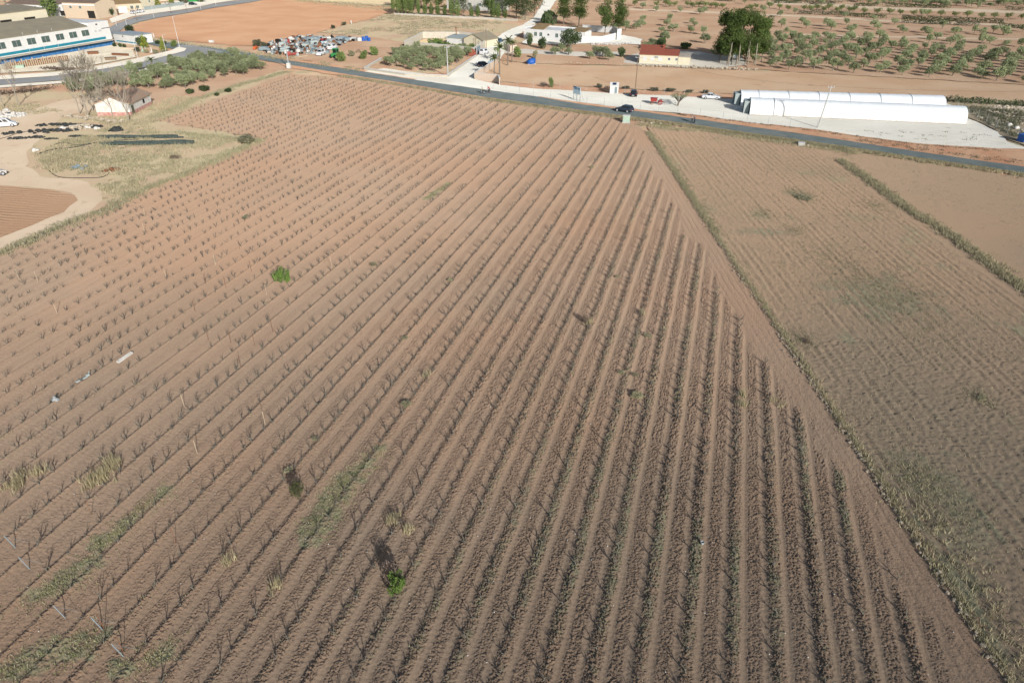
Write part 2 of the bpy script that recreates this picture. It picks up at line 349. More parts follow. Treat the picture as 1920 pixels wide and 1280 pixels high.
# tan strip beside and beyond the vineyard (left side)
sheet('yard_ground', [(-250, 160), (0, 172), (120, 172), (300, 178), (520, 128), (545, 138), (290, 226), (495, 262), (0, 472), (-250, 590)], 0.0, m_scrub, 0.6)
sheet('dirt_track', [(-120, 300), (0, 225), (110, 190), (190, 178), (215, 200), (130, 215), (95, 235), (50, 290), (48, 312), (75, 330), (150, 338), (188, 355), (192, 375), (170, 395), (120, 420), (0, 466), (-150, 540), (-200, 500), (0, 440), (100, 400), (140, 375), (135, 362), (100, 355), (0, 348), (-120, 350)], 0.02, m_path, 0.5)
sheet('ploughed_field', [(-300, 345), (0, 348), (100, 357), (140, 366), (146, 376), (120, 398), (60, 423), (0, 446), (-300, 520)], 0.04, m_plow, 0.3)
sheet('red_verge', [(280, 178), (300, 168), (350, 172), (500, 128), (530, 122), (535, 128), (400, 175), (300, 210)], 0.02, m_redo, 0.5)
sheet('olive_grove_soil', [(200, 172), (290, 120), (380, 108), (460, 108), (505, 122), (500, 130), (350, 174), (270, 185)], 0.01, m_redo, 0.6)
# roads
main_far = [(250, 64), (285, 76), (360, 84), (460, 98), (540, 113.5), (640, 128), (760, 147.5), (905, 168), (1000, 180.5), (1100, 197.5), (1200, 209.5), (1300, 223), (1400, 237), (1500, 251), (1605, 267), (1730, 286), (1855, 304), (1920, 313), (2150, 346)]
main_near = [(2150, 366), (1920, 325), (1855, 315), (1730, 297.5), (1605, 278), (1500, 263), (1400, 249), (1300, 234), (1200, 221), (1100, 208.5), (1000, 194.5), (905, 182), (760, 157), (640, 138), (540, 121.5), (460, 108), (400, 101), (345, 96), (300, 88), (262, 80), (240, 70)]
sheet('road', main_far + main_near, 0.06, m_asph, 0.14, 1.6)
verge_far = [(x, y - 4) for x, y in main_far[3:]]; verge_near = [(x, y + 5) for x, y in main_near[:-6]]
sheet('road_verge', verge_far + verge_near, 0.035, m_bank, 0.5, 2)
sheet('side_road', [(-200, 160), (0, 149), (100, 143), (150, 137), (205, 127), (270, 115), (315, 103), (342, 92), (330, 86), (352, 84), (420, 97), (398, 101), (340, 112), (275, 127), (230, 135), (175, 143), (125, 150), (0, 160), (-200, 172)], 0.065, m_asph2, 0.08)
sheet('pavement', [(-200, 155), (0, 143), (100, 137), (150, 131), (205, 121), (250, 112), (320, 96), (335, 89), (350, 92), (346, 97), (316, 105), (270, 117), (205, 128.5), (150, 138), (100, 144), (0, 150.5), (-200, 161)], 0.19, m_pave, 0.05)
sheet('factory_forecourt', [(-200, 148), (0, 138), (100, 133), (150, 127), (205, 117), (255, 108), (250, 95), (215, 84), (0, 122), (-200, 140)], 0.10, ground_mat('dusty_forecourt', (0.60, 0.54, 0.44, 1), (0.52, 0.46, 0.36, 1), (0.38, 0.34, 0.25, 1), mid=0.3, big=0.15), 0.2)
sheet('kerb_strip', [(-200, 172), (0, 160.5), (125, 151), (230, 136), (275, 128), (340, 113), (400, 102), (402, 104), (345, 116), (276, 132), (230, 140), (125, 156), (0, 165), (-200, 178)], 0.05, m_pave, 0.1)
sheet('village_road', [(205, 52), (220, 44), (255, 32), (300, 25), (360, 17), (400, 8), (440, 2), (500, -8), (540, -8), (480, 3), (400, 15), (355, 24), (300, 33), (262, 41), (235, 50), (224, 60), (250, 70), (238, 74), (200, 66)], 0.065, m_asph2, 0.06)
sheet('village_pavement', [(210, 44), (250, 31), (300, 24), (358, 16), (400, 7), (440, 1), (420, -4), (330, 2), (270, 12), (205, 36)], 0.05, m_pave, 0.2)
sheet('red_field', [(238, 57), (262, 42.5), (300, 34.5), (355, 25.5), (400, 16.5), (480, 4), (500, -2), (560, 2), (733, 14), (728, 24), (690, 37), (640, 48), (600, 60), (575, 70), (545, 79), (480, 86), (440, 85), (380, 80), (300, 72), (270, 66)], 0.02, m_redf, 0.8)
sheet('stubble_field', [(500, -6), (560, 1), (733, 13), (735, 2), (735, -14), (480, -14)], 0.03, ground_mat('pale_stubble', (0.60, 0.48, 0.31, 1), (0.55, 0.43, 0.28, 1), None), 0.8)
sheet('scrap_yard_ground', [(480, 88), (545, 80), (600, 62), (700, 70), (760, 80), (715, 112), (683, 132), (600, 118), (540, 110), (490, 98)], 0.015, m_redo, 0.8)
sheet('scrub_field', [(600, 61), (640, 49), (690, 38), (735, 24), (740, 26), (930, 40), (975, 48), (950, 60), (930, 70), (915, 80), (760, 84), (700, 71)], 0.01, m_scrub, 1.0)
# lane, gravel yard
sheet('lane', [(770, 150), (838, 146), (845, 141), (868, 122), (893, 106), (912, 90), (926, 76), (940, 64), (958, 55), (980, 47), (1000, 34), (1010, 18), (1018, 4), (1026, -10), (1056, -10), (1040, 4), (1030, 20), (1012, 40), (990, 52), (965, 72), (950, 90), (940, 108), (920, 130), (893, 150), (940, 160), (1000, 167), (1010, 183), (905, 168), (850, 160)], 0.045, m_gravel, 0.25)
sheet('pavement_lane', [(683, 134), (720, 128.5), (835, 144), (850, 156), (815, 153.5), (760, 146), (690, 135.5)], 0.05, m_pave, 0.1)
sheet('gravel_yard', [(930, 161), (1000, 166.5), (1100, 172), (1146, 175.5), (1208, 178), (1260, 180), (1320, 183.5), (1372, 186), (1400, 178), (1780, 190), (1813, 222), (1832, 229), (1870, 247), (1882, 256), (1888, 266), (1925, 278), (1915, 281), (1870, 279), (1800, 275), (1730, 270.5), (1605, 255.5), (1540, 245), (1480, 238), (1400, 230), (1320, 218), (1270, 212), (1200, 206), (1100, 194), (1000, 179.5), (930, 170)], 0.05, m_gravel, 0.35)
sheet('tan_field', [(895, 148), (935, 118), (1000, 122), (1100, 124), (1190, 125), (1330, 130), (1420, 133), (1470, 135), (1700, 148), (1920, 160), (2150, 172), (2150, 205), (1920, 195), (1780, 187), (1600, 180), (1400, 173), (1380, 176), (1280, 173), (1150, 165), (1000, 158), (935, 153)], 0.02, m_tan, 0.5)
sheet('yard_bank', [(935, 155), (1000, 158), (1150, 166), (1280, 174), (1385, 177), (1375, 188), (1320, 184), (1210, 179), (1146, 176), (1000, 167), (930, 161)], 0.03, m_bank, 0.5)
sheet('red_bank', [(1270, 212), (1320, 217.5), (1400, 229.5), (1480, 237.5), (1540, 244.5), (1605, 255), (1730, 270), (1800, 274.5), (1870, 279), (1925, 280), (2150, 310), (2150, 343), (1920, 311), (1855, 302), (1730, 284), (1605, 265), (1500, 249), (1400, 235), (1300, 221)], 0.056, m_bank, 0.3)
sheet('rubble_ground', [(1765, 188), (1800, 184), (1920, 190), (2100, 200), (2100, 300), (1930, 276), (1890, 262), (1870, 246), (1832, 227), (1813, 220)], 0.06, ground_mat('dark_rubble_ground', (0.26, 0.22, 0.16, 1), (0.36, 0.29, 0.2, 1), (0.5, 0.42, 0.3, 1), big=0.2, mid=0.5), 0.6)
sheet('house_yard', [(1170, 108), (1195, 100), (1240, 96), (1310, 96), (1345, 104), (1395, 108), (1400, 122), (1345, 128), (1290, 126), (1195, 121), (1170, 118)], 0.03, m_grey, 0.4)
sheet('white_house_yard', [(985, 72), (1000, 72), (1100, 76), (1170, 66), (1205, 74), (1200, 84), (1140, 80), (1060, 84), (980, 82)], 0.03, m_gravel, 0.5)
sheet('orchard_path', [(945, 96), (985, 92), (1040, 97), (1140, 98), (1170, 97), (1170, 104), (1080, 106), (1000, 101), (945, 100)], 0.035, m_grey, 0.5)
sheet('garden_soil', [(945, 90), (980, 80), (1080, 86), (1170, 82), (1195, 90), (1190, 123), (1080, 121), (1000, 120), (935, 112)], 0.025, m_redo, 0.6)
sheet('orchard_soil', [(1090, -12), (1056, 30), (1105, 68), (1165, 66), (1205, 74), (1200, 95), (1395, 104), (1400, 128), (1470, 134), (1700, 147), (1920, 159), (2150, 170), (2150, -12)], 0.015, m_redo, 0.6)
for k, (pl, w) in enumerate((([(1180, 18), (1340, 24), (1430, 28), (1500, 31), (1600, 36), (1660, 40), (1740, 42), (1830, 45), (1930, 50)], 1.6), ([(1440, 5), (1560, 10), (1660, 17), (1780, 19), (1930, 24)], 3.0), ([(1500, 65), (1620, 70), (1730, 70), (1800, 73), (1930, 74)], 1.4))):
    sheet('terrace_path', [(x, y - w) for x, y in pl] + [(x, y + w) for x, y in reversed(pl)], 0.04 + 0.004 * k, m_path, 0.3)

# ------------------------------------------------------------------ vineyard and fallow field: real furrows and clods
def vnoise(x, y, s, seed):         # smooth value noise on numpy arrays
    xs = x / s; ys = y / s; xi = np.floor(xs).astype(np.int64); yi = np.floor(ys).astype(np.int64)
    fx = xs - xi; fy = ys - yi; fx = fx * fx * (3 - 2 * fx); fy = fy * fy * (3 - 2 * fy)
    def h(a, b):
        n = (a * 374761393 + b * 668265263 + seed * 982451653) & 0x7fffffff
        n = ((n ^ (n >> 13)) * 1274126177) & 0x7fffffff
        return ((n ^ (n >> 16)) & 0xffff) / 65535.0
    return (h(xi, yi) * (1 - fx) + h(xi + 1, yi) * fx) * (1 - fy) + (h(xi, yi + 1) * (1 - fx) + h(xi + 1, yi + 1) * fx) * fy
def inpoly(x, y, poly):
    r = np.zeros(x.shape, bool); n = len(poly); j = n - 1
    for i in range(n):
        xi, yi = poly[i][0], poly[i][1]; xj, yj = poly[j][0], poly[j][1]
        if yi != yj:
            c = ((yi > y) != (yj > y)) & (x < (xj - xi) * (y - yi) / (yj - yi) + xi); r ^= c
        j = i
    return r
def sst(a, b, x): t = np.clip((x - a) / (b - a), 0, 1); return t * t * (3 - 2 * t)
def field_mesh(name, us, vs, toworld, height, poly, mat):
    U, V = np.meshgrid(us, vs); X, Y = toworld(U, V)
    Z, clod, veg, shade_tone = height(U, V, X, Y)
    n, m = U.shape
    idx = np.arange(n * m).reshape(n, m)
    fc = np.stack([idx[:-1, :-1], idx[:-1, 1:], idx[1:, 1:], idx[1:, :-1]], -1).reshape(-1, 4)
    cx = X.ravel()[fc].mean(1); cy = Y.ravel()[fc].mean(1)
    j = (vnoise(cx, cy, 1.3, 5) - 0.5) * 1.2
    keep = inpoly(cx + j, cy + j, poly)
    fc = fc[keep]; used = np.unique(fc); rm = np.full(n * m, -1, np.int64); rm[used] = np.arange(len(used)); fc = rm[fc]
    co = np.stack([X.ravel(), Y.ravel(), Z.ravel()], -1)[used]
    me = npmesh(name, co, fc)
    for an, arr in (('clod', clod), ('veg', veg), ('shade_tone', shade_tone)):
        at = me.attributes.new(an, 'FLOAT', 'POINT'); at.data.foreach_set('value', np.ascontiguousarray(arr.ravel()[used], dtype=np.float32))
    return tag(link(name, me, mat), kind='structure')
def field_mat(name, smoothc, clodc, vegc, vegd, mid):
    m, nt, p = newmat(name); geo = nd(nt, 'ShaderNodeNewGeometry'); v = geo.outputs['Position']; matte(p, 1.0, 0.0)
    p.inputs['Diffuse Roughness'].default_value = 1.0
    a1 = nd(nt, 'ShaderNodeAttribute', attribute_name='clod').outputs['Fac']; a2 = nd(nt, 'ShaderNodeAttribute', attribute_name='veg').outputs['Fac']
    c = mix(nt, a1, smoothc, clodc)
    c = mix(nt, math2(nt, 'MULTIPLY', ramp(nt, noise(nt, v, 0.03, 3), 0.4, 0.62), 0.6), c, mid)
    fn = noise(nt, v, 5.0, 5, 0.75); fn2 = noise(nt, v, 1.3, 4, 0.7)
    c = mix(nt, ramp(nt, fn, 0.3, 0.7), mix(nt, 1.0, c, (0.74, 0.73, 0.72, 1), 'MULTIPLY'), c)
    g = mix(nt, ramp(nt, noise(nt, v, 0.9, 3), 0.4, 0.6), vegc, vegd)
    c = mix(nt, ramp(nt, math2(nt, 'ADD', a2, math2(nt, 'MULTIPLY', math2(nt, 'ADD', fn2, -0.5), 1.2)), 0.35, 0.75), c, g)
    a3 = nd(nt, 'ShaderNodeAttribute', attribute_name='shade_tone').outputs['Fac']   # sun-angle falloff painted into the soil colour, plus random patches
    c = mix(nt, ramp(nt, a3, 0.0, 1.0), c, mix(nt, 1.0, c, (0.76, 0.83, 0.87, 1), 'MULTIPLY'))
    nt.links.new(c, p.inputs['Base Color']); bump(nt, p, noise(nt, v, 9.0, 4, 0.75), 0.7, 0.06)
    return m
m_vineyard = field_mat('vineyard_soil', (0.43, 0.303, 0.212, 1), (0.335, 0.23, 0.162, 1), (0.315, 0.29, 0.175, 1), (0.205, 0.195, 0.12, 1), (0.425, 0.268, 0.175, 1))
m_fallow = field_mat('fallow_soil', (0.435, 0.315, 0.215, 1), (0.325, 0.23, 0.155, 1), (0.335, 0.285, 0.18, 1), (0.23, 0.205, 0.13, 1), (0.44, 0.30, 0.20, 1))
ROW0, ROWS = 0.27, 2.6
GREEN = [(640, 930, 34, 105, 0.72), (565, 1010, 20, 50, 0.72), (215, 1000, 70, 35, 0.0), (265, 945, 40, 30, 0.0), (110, 1100, 70, 30, 0.2), (145, 1215, 50, 30, 0.0), (270, 1235, 55, 25, 0.0), (35, 1240, 45, 40, 0.0)]
PATCH = [(G(640, 920), G(715, 840), 1.0), (G(580, 1010), G(650, 900), 1.3), (G(180, 1030), G(310, 920), 0.9), (G(60, 1125), G(175, 1055), 1.1), (G(115, 1210), G(180, 1200), 1.2), (G(230, 1250), G(320, 1215), 0.9), (G(0, 1260), G(60, 1240), 1.3), (G(840, 345), G(800, 372), 0.7)]
def vh(U, V, X, Y):
    wob = (vnoise(U, V, 1.1, 1) - 0.5)
    t = np.mod(U - ROW0 + ROWS / 2, ROWS) - ROWS / 2 + 0.10 * (vnoise(U * 0.4, V, 7.0, 12) - 0.5); d = np.abs(t)
    head = sst(24.7, 26.2, X + 2.6 * (vnoise(U * 0.385, V * 0.3, 1.0, 18) - 0.5) + 0.6 * wob)                         # headland track along the right edge
    strip = sst(0.50, 0.28, d + 0.16 * wob); midc = sst(0.84, 0.96, d + 0.14 * wob)
    track = np.exp(-((d - 0.68) / 0.17) ** 2)
    near = 1.0 - 0.45 * sst(50, 120, V)
    rnd = NR.normal(0, 1, U.shape)
    n1 = vnoise(U, V, 0.32, 2) - 0.5; n2 = vnoise(U, V, 0.13, 3) - 0.5; n3 = vnoise(U, V, 2.5, 4) - 0.5
    rowv = vnoise(np.floor((U - ROW0) / ROWS + 0.5) * 3.7, V * 0.25, 1.0, 13)
    amp = 0.010 + (0.092 * strip + 0.062 * midc) * (0.6 + 0.8 * rowv)
    lr = sst(-52, 2, U); right = 0.30 + 0.7 * lr                  # cloddier soil towards the right of the vineyard
    rp = np.exp(-(t / (0.14 + 0.18 * lr)) ** 2)
    z = rp * (0.10 + 0.05 * n3) * (1.3 - 0.5 * lr) - 0.04 * track * (0.15 + 0.85 * lr) + amp * right * (0.30 * n1 + 0.55 * n2 + 0.50 * rnd) * near
    for q0, qa in ((0.46, .018), (0.90, .022), (1.16, .014)): z = z - qa * np.exp(-((d - q0 + 0.05 * wob) / 0.06) ** 2) * (1 - 0.6 * lr) * (0.3 + 1.2 * vnoise(U, V * 0.3, 1.1, 17))
    lug = 0.010 * np.sin(V * 2 * math.pi / 0.42 + 3 * d) * track * sst(70, 45, V)
    z = (z + lug) * (1 - head)
    hx = np.mod(X - 24.9 + 0.12 * wob, 0.72) - 0.36; tr = np.exp(-(hx / 0.10) ** 2)
    z += head * (-0.022 * tr * (0.4 + vnoise(X, Y, 5.0, 14)) + 0.03 * n1 * (1 - tr) + 0.06 * (vnoise(X, Y, 4.0, 9) - 0.5) + 0.010 * rnd)
    clod = np.clip(0.9 * strip + 0.7 * midc, 0, 1) * (1 - head) * (0.35 + 0.65 * lr) + (0.25 + 0.35 * tr) * head
    veg = (0.20 + 0.16 * sst(-30, 5, U)) * strip * (0.45 + 1.2 * vnoise(U, V, 6.0, 6)) * (1 - head)
    shade_tone = sst(88, 22, V) * (0.55 + 0.45 * sst(-45, 8, U)) * (1 - 0.25 * head) + 0.5 * (vnoise(U, V, 14.0, 15) - 0.5) + 0.3 * (vnoise(U, V, 3.0, 16) - 0.5)  # painted shading: darker toward the near right as if from sun angle, plus random mottling
    for a, b, w in PATCH:
        ab = b - a; L2 = ab.x ** 2 + ab.y ** 2
        tt = np.clip(((X - a.x) * ab.x + (Y - a.y) * ab.y) / L2, 0, 1); dd = np.hypot(X - a.x - tt * ab.x, Y - a.y - tt * ab.y)
        k = sst(w * 1.5, w * 0.3, dd + 1.3 * (vnoise(X, Y, 0.8, 8) - 0.5)); veg = np.maximum(veg, 0.62 * k); z = z + 0.05 * k * n2
    return z, clod, veg, shade_tone
vpoly = [G(*p) for p in [(540, 139), (640, 146), (760, 163), (900, 187), (1000, 200), (1140, 219), (1190, 234)]] + [Vector((28.9, 146, 0)), Vector((29.0, 5, 0)), Vector((-90, 5, 0))] + [Vector((-89.9 * UX + 5 * VX, -89.9 * UY + 5 * VY, 0))] + [G(*p) for p in [(0, 468), (490, 261), (283, 225)]]
vs = np.concatenate([np.arange(10, 46, 0.06), np.arange(46, 100, 0.12), np.arange(100, 215, 0.28)])
us = np.concatenate([np.arange(-125, -38, 0.095), np.arange(-38, 34, 0.062)])
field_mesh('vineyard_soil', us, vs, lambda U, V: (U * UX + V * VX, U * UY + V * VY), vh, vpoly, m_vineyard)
RP = [(G(1640, 555), 7.5, 8.0), (G(1500, 365), 2.6, 3.0), (G(1430, 435), 4.5, 1.5), (G(1780, 930), 5.0, 6.5)]
def fh(U, V, X, Y):
    wob = (vnoise(X, Y * 0.12, 1.2, 21) - 0.5) * 0.6; line = np.floor((X + 0.25 * wob) / 1.02)
    lv = vnoise(line * 2.3, Y * 0.12, 1.0, 29); fur = np.cos((X + 0.25 * wob) * 2 * math.pi / 1.02) * sst(0.2, 0.8, lv)
    far2 = sst(58.5, 59.5, X)
    n1 = vnoise(X, Y, 0.3, 22) - 0.5; n2 = vnoise(X, Y, 0.16, 23) - 0.5; n3 = vnoise(X, Y, 5, 24)
    z = (0.034 * fur + 0.06 * n1 + 0.085 * n2 + 0.016 * NR.normal(0, 1, U.shape)) * (1 - 0.9 * far2)
    bigv = vnoise(X, Y, 9, 25) * 0.5 + vnoise(X, Y * 0.5, 2.2, 26) * 0.5
    veg = 0.03 + 0.50 * sst(0.52, 0.85, bigv) + 0.22 * sst(100, 40, Y) + 0.14 * fur * (1 - far2)
    veg = veg * (1 - 0.35 * far2)
    clod = (0.5 - 0.4 * fur) * (1 - far2) + 0.25 * far2
    shade_tone = sst(110, 25, Y) * 1.0 + 0.6 * (vnoise(X, Y, 12.0, 28) - 0.5) - 0.1 * far2  # fallow soil also painted darker nearer the camera for sun-angle shading, plus mottling
    for c, r1, r2 in RP:
        k = sst(1.3, 0.35, np.hypot((X - c.x) / r1, (Y - c.y) / r2) + 0.9 * (vnoise(X, Y, 1.8, 27) - 0.5)); veg = np.maximum(veg, 0.72 * k * (0.75 + 0.35 * fur)); shade_tone = shade_tone + 0.45 * k
    return z, clod, veg, shade_tone
fpoly = [Vector((28.6, 5, 0)), Vector((28.8, 144, 0))] + [G(*p) for p in [(1215, 232), (1300, 241), (1400, 256), (1500, 272), (1605, 287), (1730, 306), (1855, 324), (1920, 334), (2100, 362)]] + [Vector((112, 60, 0)), Vector((75, 5, 0))]
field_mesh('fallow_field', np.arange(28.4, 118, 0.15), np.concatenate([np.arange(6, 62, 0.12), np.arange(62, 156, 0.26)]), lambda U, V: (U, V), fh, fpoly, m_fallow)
# ------------------------------------------------------------------ vegetation builders
def quads(P, size, rng, asp=0.5, up=0.0, outward=None):
    n = len(P); d = rng.normal(0, 1, (n, 3))
    if up: d[:, 2] = np.abs(d[:, 2]) + up
    if outward is not None: d = d + outward
    d /= np.linalg.norm(d, axis=1, keepdims=True)
    e = rng.normal(0, 1, (n, 3)); e -= (e * d).sum(1, keepdims=True) * d; e /= np.linalg.norm(e, axis=1, keepdims=True)
    s = size * rng.uniform(0.6, 1.4, (n, 1)); a = d * s; b = e * s * asp
    co = np.stack([P - a * 0.5 - b * 0.3, P - b * 0.5, P + a * 0.5, P + b * 0.5], 1).reshape(-1, 3)
    return co, np.arange(4 * n).reshape(-1, 4)
def leaf_points(blobs, n, rng, shell=0.55):
    w = np.array([b[3] * b[4] * b[5] for b in blobs]) ** 0.75; w = w / w.sum(); out = []
    for b, k in zip(blobs, rng.multinomial(n, w)):
        d = rng.normal(0, 1, (k, 3)); d /= np.linalg.norm(d, axis=1, keepdims=True)
        r = rng.uniform(shell ** 3, 1, (k, 1)) ** (1 / 3) * rng.uniform(0.85, 1.12, (k, 1))
        out.append(np.array(b[:3]) + d * r * np.array(b[3:6]))
    return np.concatenate(out)
def crown(name, blobs, n, size, seed, asp=0.55, shell=0.5):
    rng = np.random.default_rng(seed); co, f = quads(leaf_points(blobs, n, rng, shell), size, rng, asp); return npmesh(name, co, f)
def limb(mb, p, d, L, r, depth, rng, spread=0.5, n=5, taper=0.62, kids=(2, 3), up=0.25, rmin=0.012):
    p = Vector(p); d = Vector(d).normalized(); q = p
    segs = 2 if depth else 2
    for k in range(segs):
        d2 = (d + Vector((rng.uniform(-1, 1), rng.uniform(-1, 1), rng.uniform(-0.4, 1) * 0.5 + up * 0.3)) * 0.16).normalized()
        q2 = q + d2 * (L / segs); r2 = max(rmin, r * (1 - (1 - taper) * (k + 1) / segs)); mb.c(q, q2, max(rmin, r * (1 - (1 - taper) * k / segs)), r2, n, False); q = q2; d = d2
    if depth:
        for k in range(rng.randint(*kids)):
            a = d.orthogonal().normalized(); a.rotate(Matrix.Rotation(rng.uniform(0, 6.28), 3, d))
            nd2 = (d + a * spread * rng.uniform(0.6, 1.4) + Vector((0, 0, up * 0.5))).normalized()
            limb(mb, q, nd2, L * rng.uniform(0.6, 0.85), r * taper * 0.85, depth - 1, rng, spread, max(3, n - 1), taper, kids, up, rmin)
HIDE = Vector((0, -400, -60))      # prototypes are themselves placed by their first use
class Proto:
    def __init__(s, make): s.make = make; s.root = None
    def put(s, loc, rz, sc, label, group):
        if s.root is None:
            s.root = s.make(); o = s.root; o.location = loc; o.rotation_euler = (0, 0, rz); o.scale = sc if isinstance(sc, tuple) else (sc,) * 3
            tag(o, label, None, group); return o
        return dup(s.root, loc, rz, sc, label, group)
def tree_proto(name, cat, blobs, nleaf, lsize, lmat, trunk, bark, seed, asp=0.55):
    def make():
        t = empty(name, (0, 0, 0), 0, None, cat)
        mb = MB(); trunk(mb, random.Random(seed)); mb.build('trunk', bark, t, True)
        link('crown', crown('crown', blobs, nleaf, lsize, seed, asp), lmat, t)
        return t
    return Proto(make)
def olive_blobs(seed, h=3.9):
    r = random.Random(seed); b = [(0, 0, h * 0.58, 1.25, 1.25, 1.0)]
    for k in range(8):
        a = k * 0.785 + r.uniform(-0.4, 0.4); q = r.uniform(0.75, 1.6); s = r.uniform(0.42, 0.85)
        b.append((q * math.cos(a), q * math.sin(a), h * r.uniform(0.38, 0.78), s * 1.12, s * 1.12, s))
    return b
def olive_trunk(mb, r):
    mb.c((0, 0, -0.2), (0.05, 0, 0.75), 0.20, 0.15, 7, False)
    for k in range(3):
        a = k * 2.1 + r.uniform(-0.4, 0.4); limb(mb, (0.05, 0, 0.7), (0.7 * math.cos(a), 0.7 * math.sin(a), 1), 1.1, 0.10, 1, r, 0.5, 5)
OLIVE_P = [tree_proto('olive_tree', 'tree', olive_blobs(40 + k), 1150, 0.36, m_olive, olive_trunk, m_bark, 40 + k, 0.45) for k in range(5)]
OL = []
class OliveSpot:
    def __init__(s, k): s.k = k
    def put(s, loc, rz, sc, label, group): OL.append((s.k, Vector(loc), rz, (sc * R.uniform(.8, 1.22), sc * R.uniform(.8, 1.22), sc * R.uniform(.82, 1.2)), label, group))
OLIVES = [OliveSpot(k) for k in range(5)]
def bush_blobs(seed, w=1.0, h=1.0):
    r = random.Random(seed); b = [(0, 0, 0.5 * h, 0.6 * w, 0.6 * w, 0.5 * h)]
    for k in range(6):
        a = k * 1.05 + r.uniform(-0.3, 0.3); s = r.uniform(0.25, 0.42) * w; b.append((0.5 * w * math.cos(a), 0.5 * w * math.sin(a), h * r.uniform(0.3, 0.75), s, s, s * h / w))
    return b
def short_trunk(mb, r):
    for k in range(3):
        a = k * 2.1; mb.c((0, 0, -0.1), (0.25 * math.cos(a), 0.25 * math.sin(a), 0.5), 0.05, 0.03, 5, False)
def bush_proto(name, cat, seed, lmat, n=750, size=0.2, w=1.0, h=1.0): return tree_proto(name, cat, bush_blobs(seed, w, h), n, size, lmat, short_trunk, m_bark, seed)
B_DARK = bush_proto('bush', 'bush', 61, m_dkleaf); B_GREEN = bush_proto('bush', 'bush', 62, m_green); B_SCRUB = bush_proto('bush', 'bush', 63, m_scrubl)
B_BROWN = bush_proto('bush', 'bush', 64, m_brownl, 520, 0.13); B_WEED = bush_proto('weed_clump', 'weeds', 69, m_greyg, 260, 0.2); B_YEL = bush_proto('bush', 'bush', 65, m_yellowg); B_GREYG = bush_proto('bush', 'bush', 66, m_greyg); 
def ragged_blobs(seed):
    r = random.Random(seed); b = [(0, 0, .42, .42, .42, .36)]
    for k in range(16):
        a = r.uniform(0, 6.28); q = r.uniform(.15, .78); s = r.uniform(.12, .30); b.append((q * math.cos(a), q * math.sin(a), r.uniform(.22, .95) * (1.1 - q * .5), s, s, s * r.uniform(.7, 1.3)))
    return b
def twiggy(mb, r):
    for k in range(11):
        a = r.uniform(0, 6.28); e = Vector((.75 * math.cos(a), .75 * math.sin(a), r.uniform(.5, 1.15))); mb.c((0, 0, -.08), e * .5, .03, .018, 5, False).c(e * .5, e, .018, .008, 4, False)
B_VIVID = tree_proto('bush', 'bush', ragged_blobs(67), 1300, .15, m_vivid, twiggy, m_bark, 67, .5)
def cyp_blobs(): return [(0, 0, 0.1 + 0.9 * k / 8, 0.16 * math.sin(math.pi * (0.12 + 0.86 * (k / 8) ** 0.75)) + 0.02, 0.16 * math.sin(math.pi * (0.12 + 0.86 * (k / 8) ** 0.75)) + 0.02, 0.09) for k in range(9)]
CYP = tree_proto('cypress_tree', 'tree', cyp_blobs(), 1100, 0.055, m_cyp, lambda mb, r: mb.c((0, 0, -0.05), (0, 0, 0.3), 0.02, 0.015, 6, False), m_bark, 71)
CONEY = tree_proto('conifer_tree', 'tree', [(0, 0, 0.12 + 0.8 * k / 6, 0.34 * (1 - k / 6.6), 0.34 * (1 - k / 6.6), 0.12) for k in range(7)], 500, 0.09, m_yellowg, lambda mb, r: mb.c((0, 0, -0.05), (0, 0, 0.3), 0.03, 0.02, 6, False), m_bark, 72)
def pine_make(seed, h, cw, c0, lean, n=5200, mt=None):
    r = random.Random(seed); b = []
    for k in range(24):
        t = r.uniform(0, 1); z = c0 + (h - c0) * (0.08 + 0.84 * t); q = cw * r.uniform(0.05, 0.66) * math.sqrt(max(0.12, 1 - (2 * t - 0.85) ** 2 * 0.8)); a = r.uniform(0, 6.28); s = cw * r.uniform(0.34, 0.50)
        b.append((lean[0] * z / h + q * math.cos(a), lean[1] * z / h + q * math.sin(a), z, s, s, s * 0.8))
    def tr(mb, rr):
        p = Vector((0, 0, -0.2)); N = 6
        for k in range(N):
            z = (c0 + (h - c0) * 0.7) * (k + 1) / N; q = Vector((lean[0] * z / h + rr.uniform(-.12, .12), lean[1] * z / h + rr.uniform(-.12, .12), z)); mb.c(p, q, 0.24 * (1 - 0.11 * k), 0.24 * (1 - 0.11 * (k + 1)), 7, False); p = q
        for x in b[::2]: mb.c((lean[0] * x[2] / h * 0.8, lean[1] * x[2] / h * 0.8, max(c0 * 0.9, x[2] - 1.2)), x[:3], 0.08, 0.03, 5, False)
    return tree_proto('pine_tree', 'tree', b, n, 0.55, mt or m_pine, tr, m_bark, seed, 0.35)
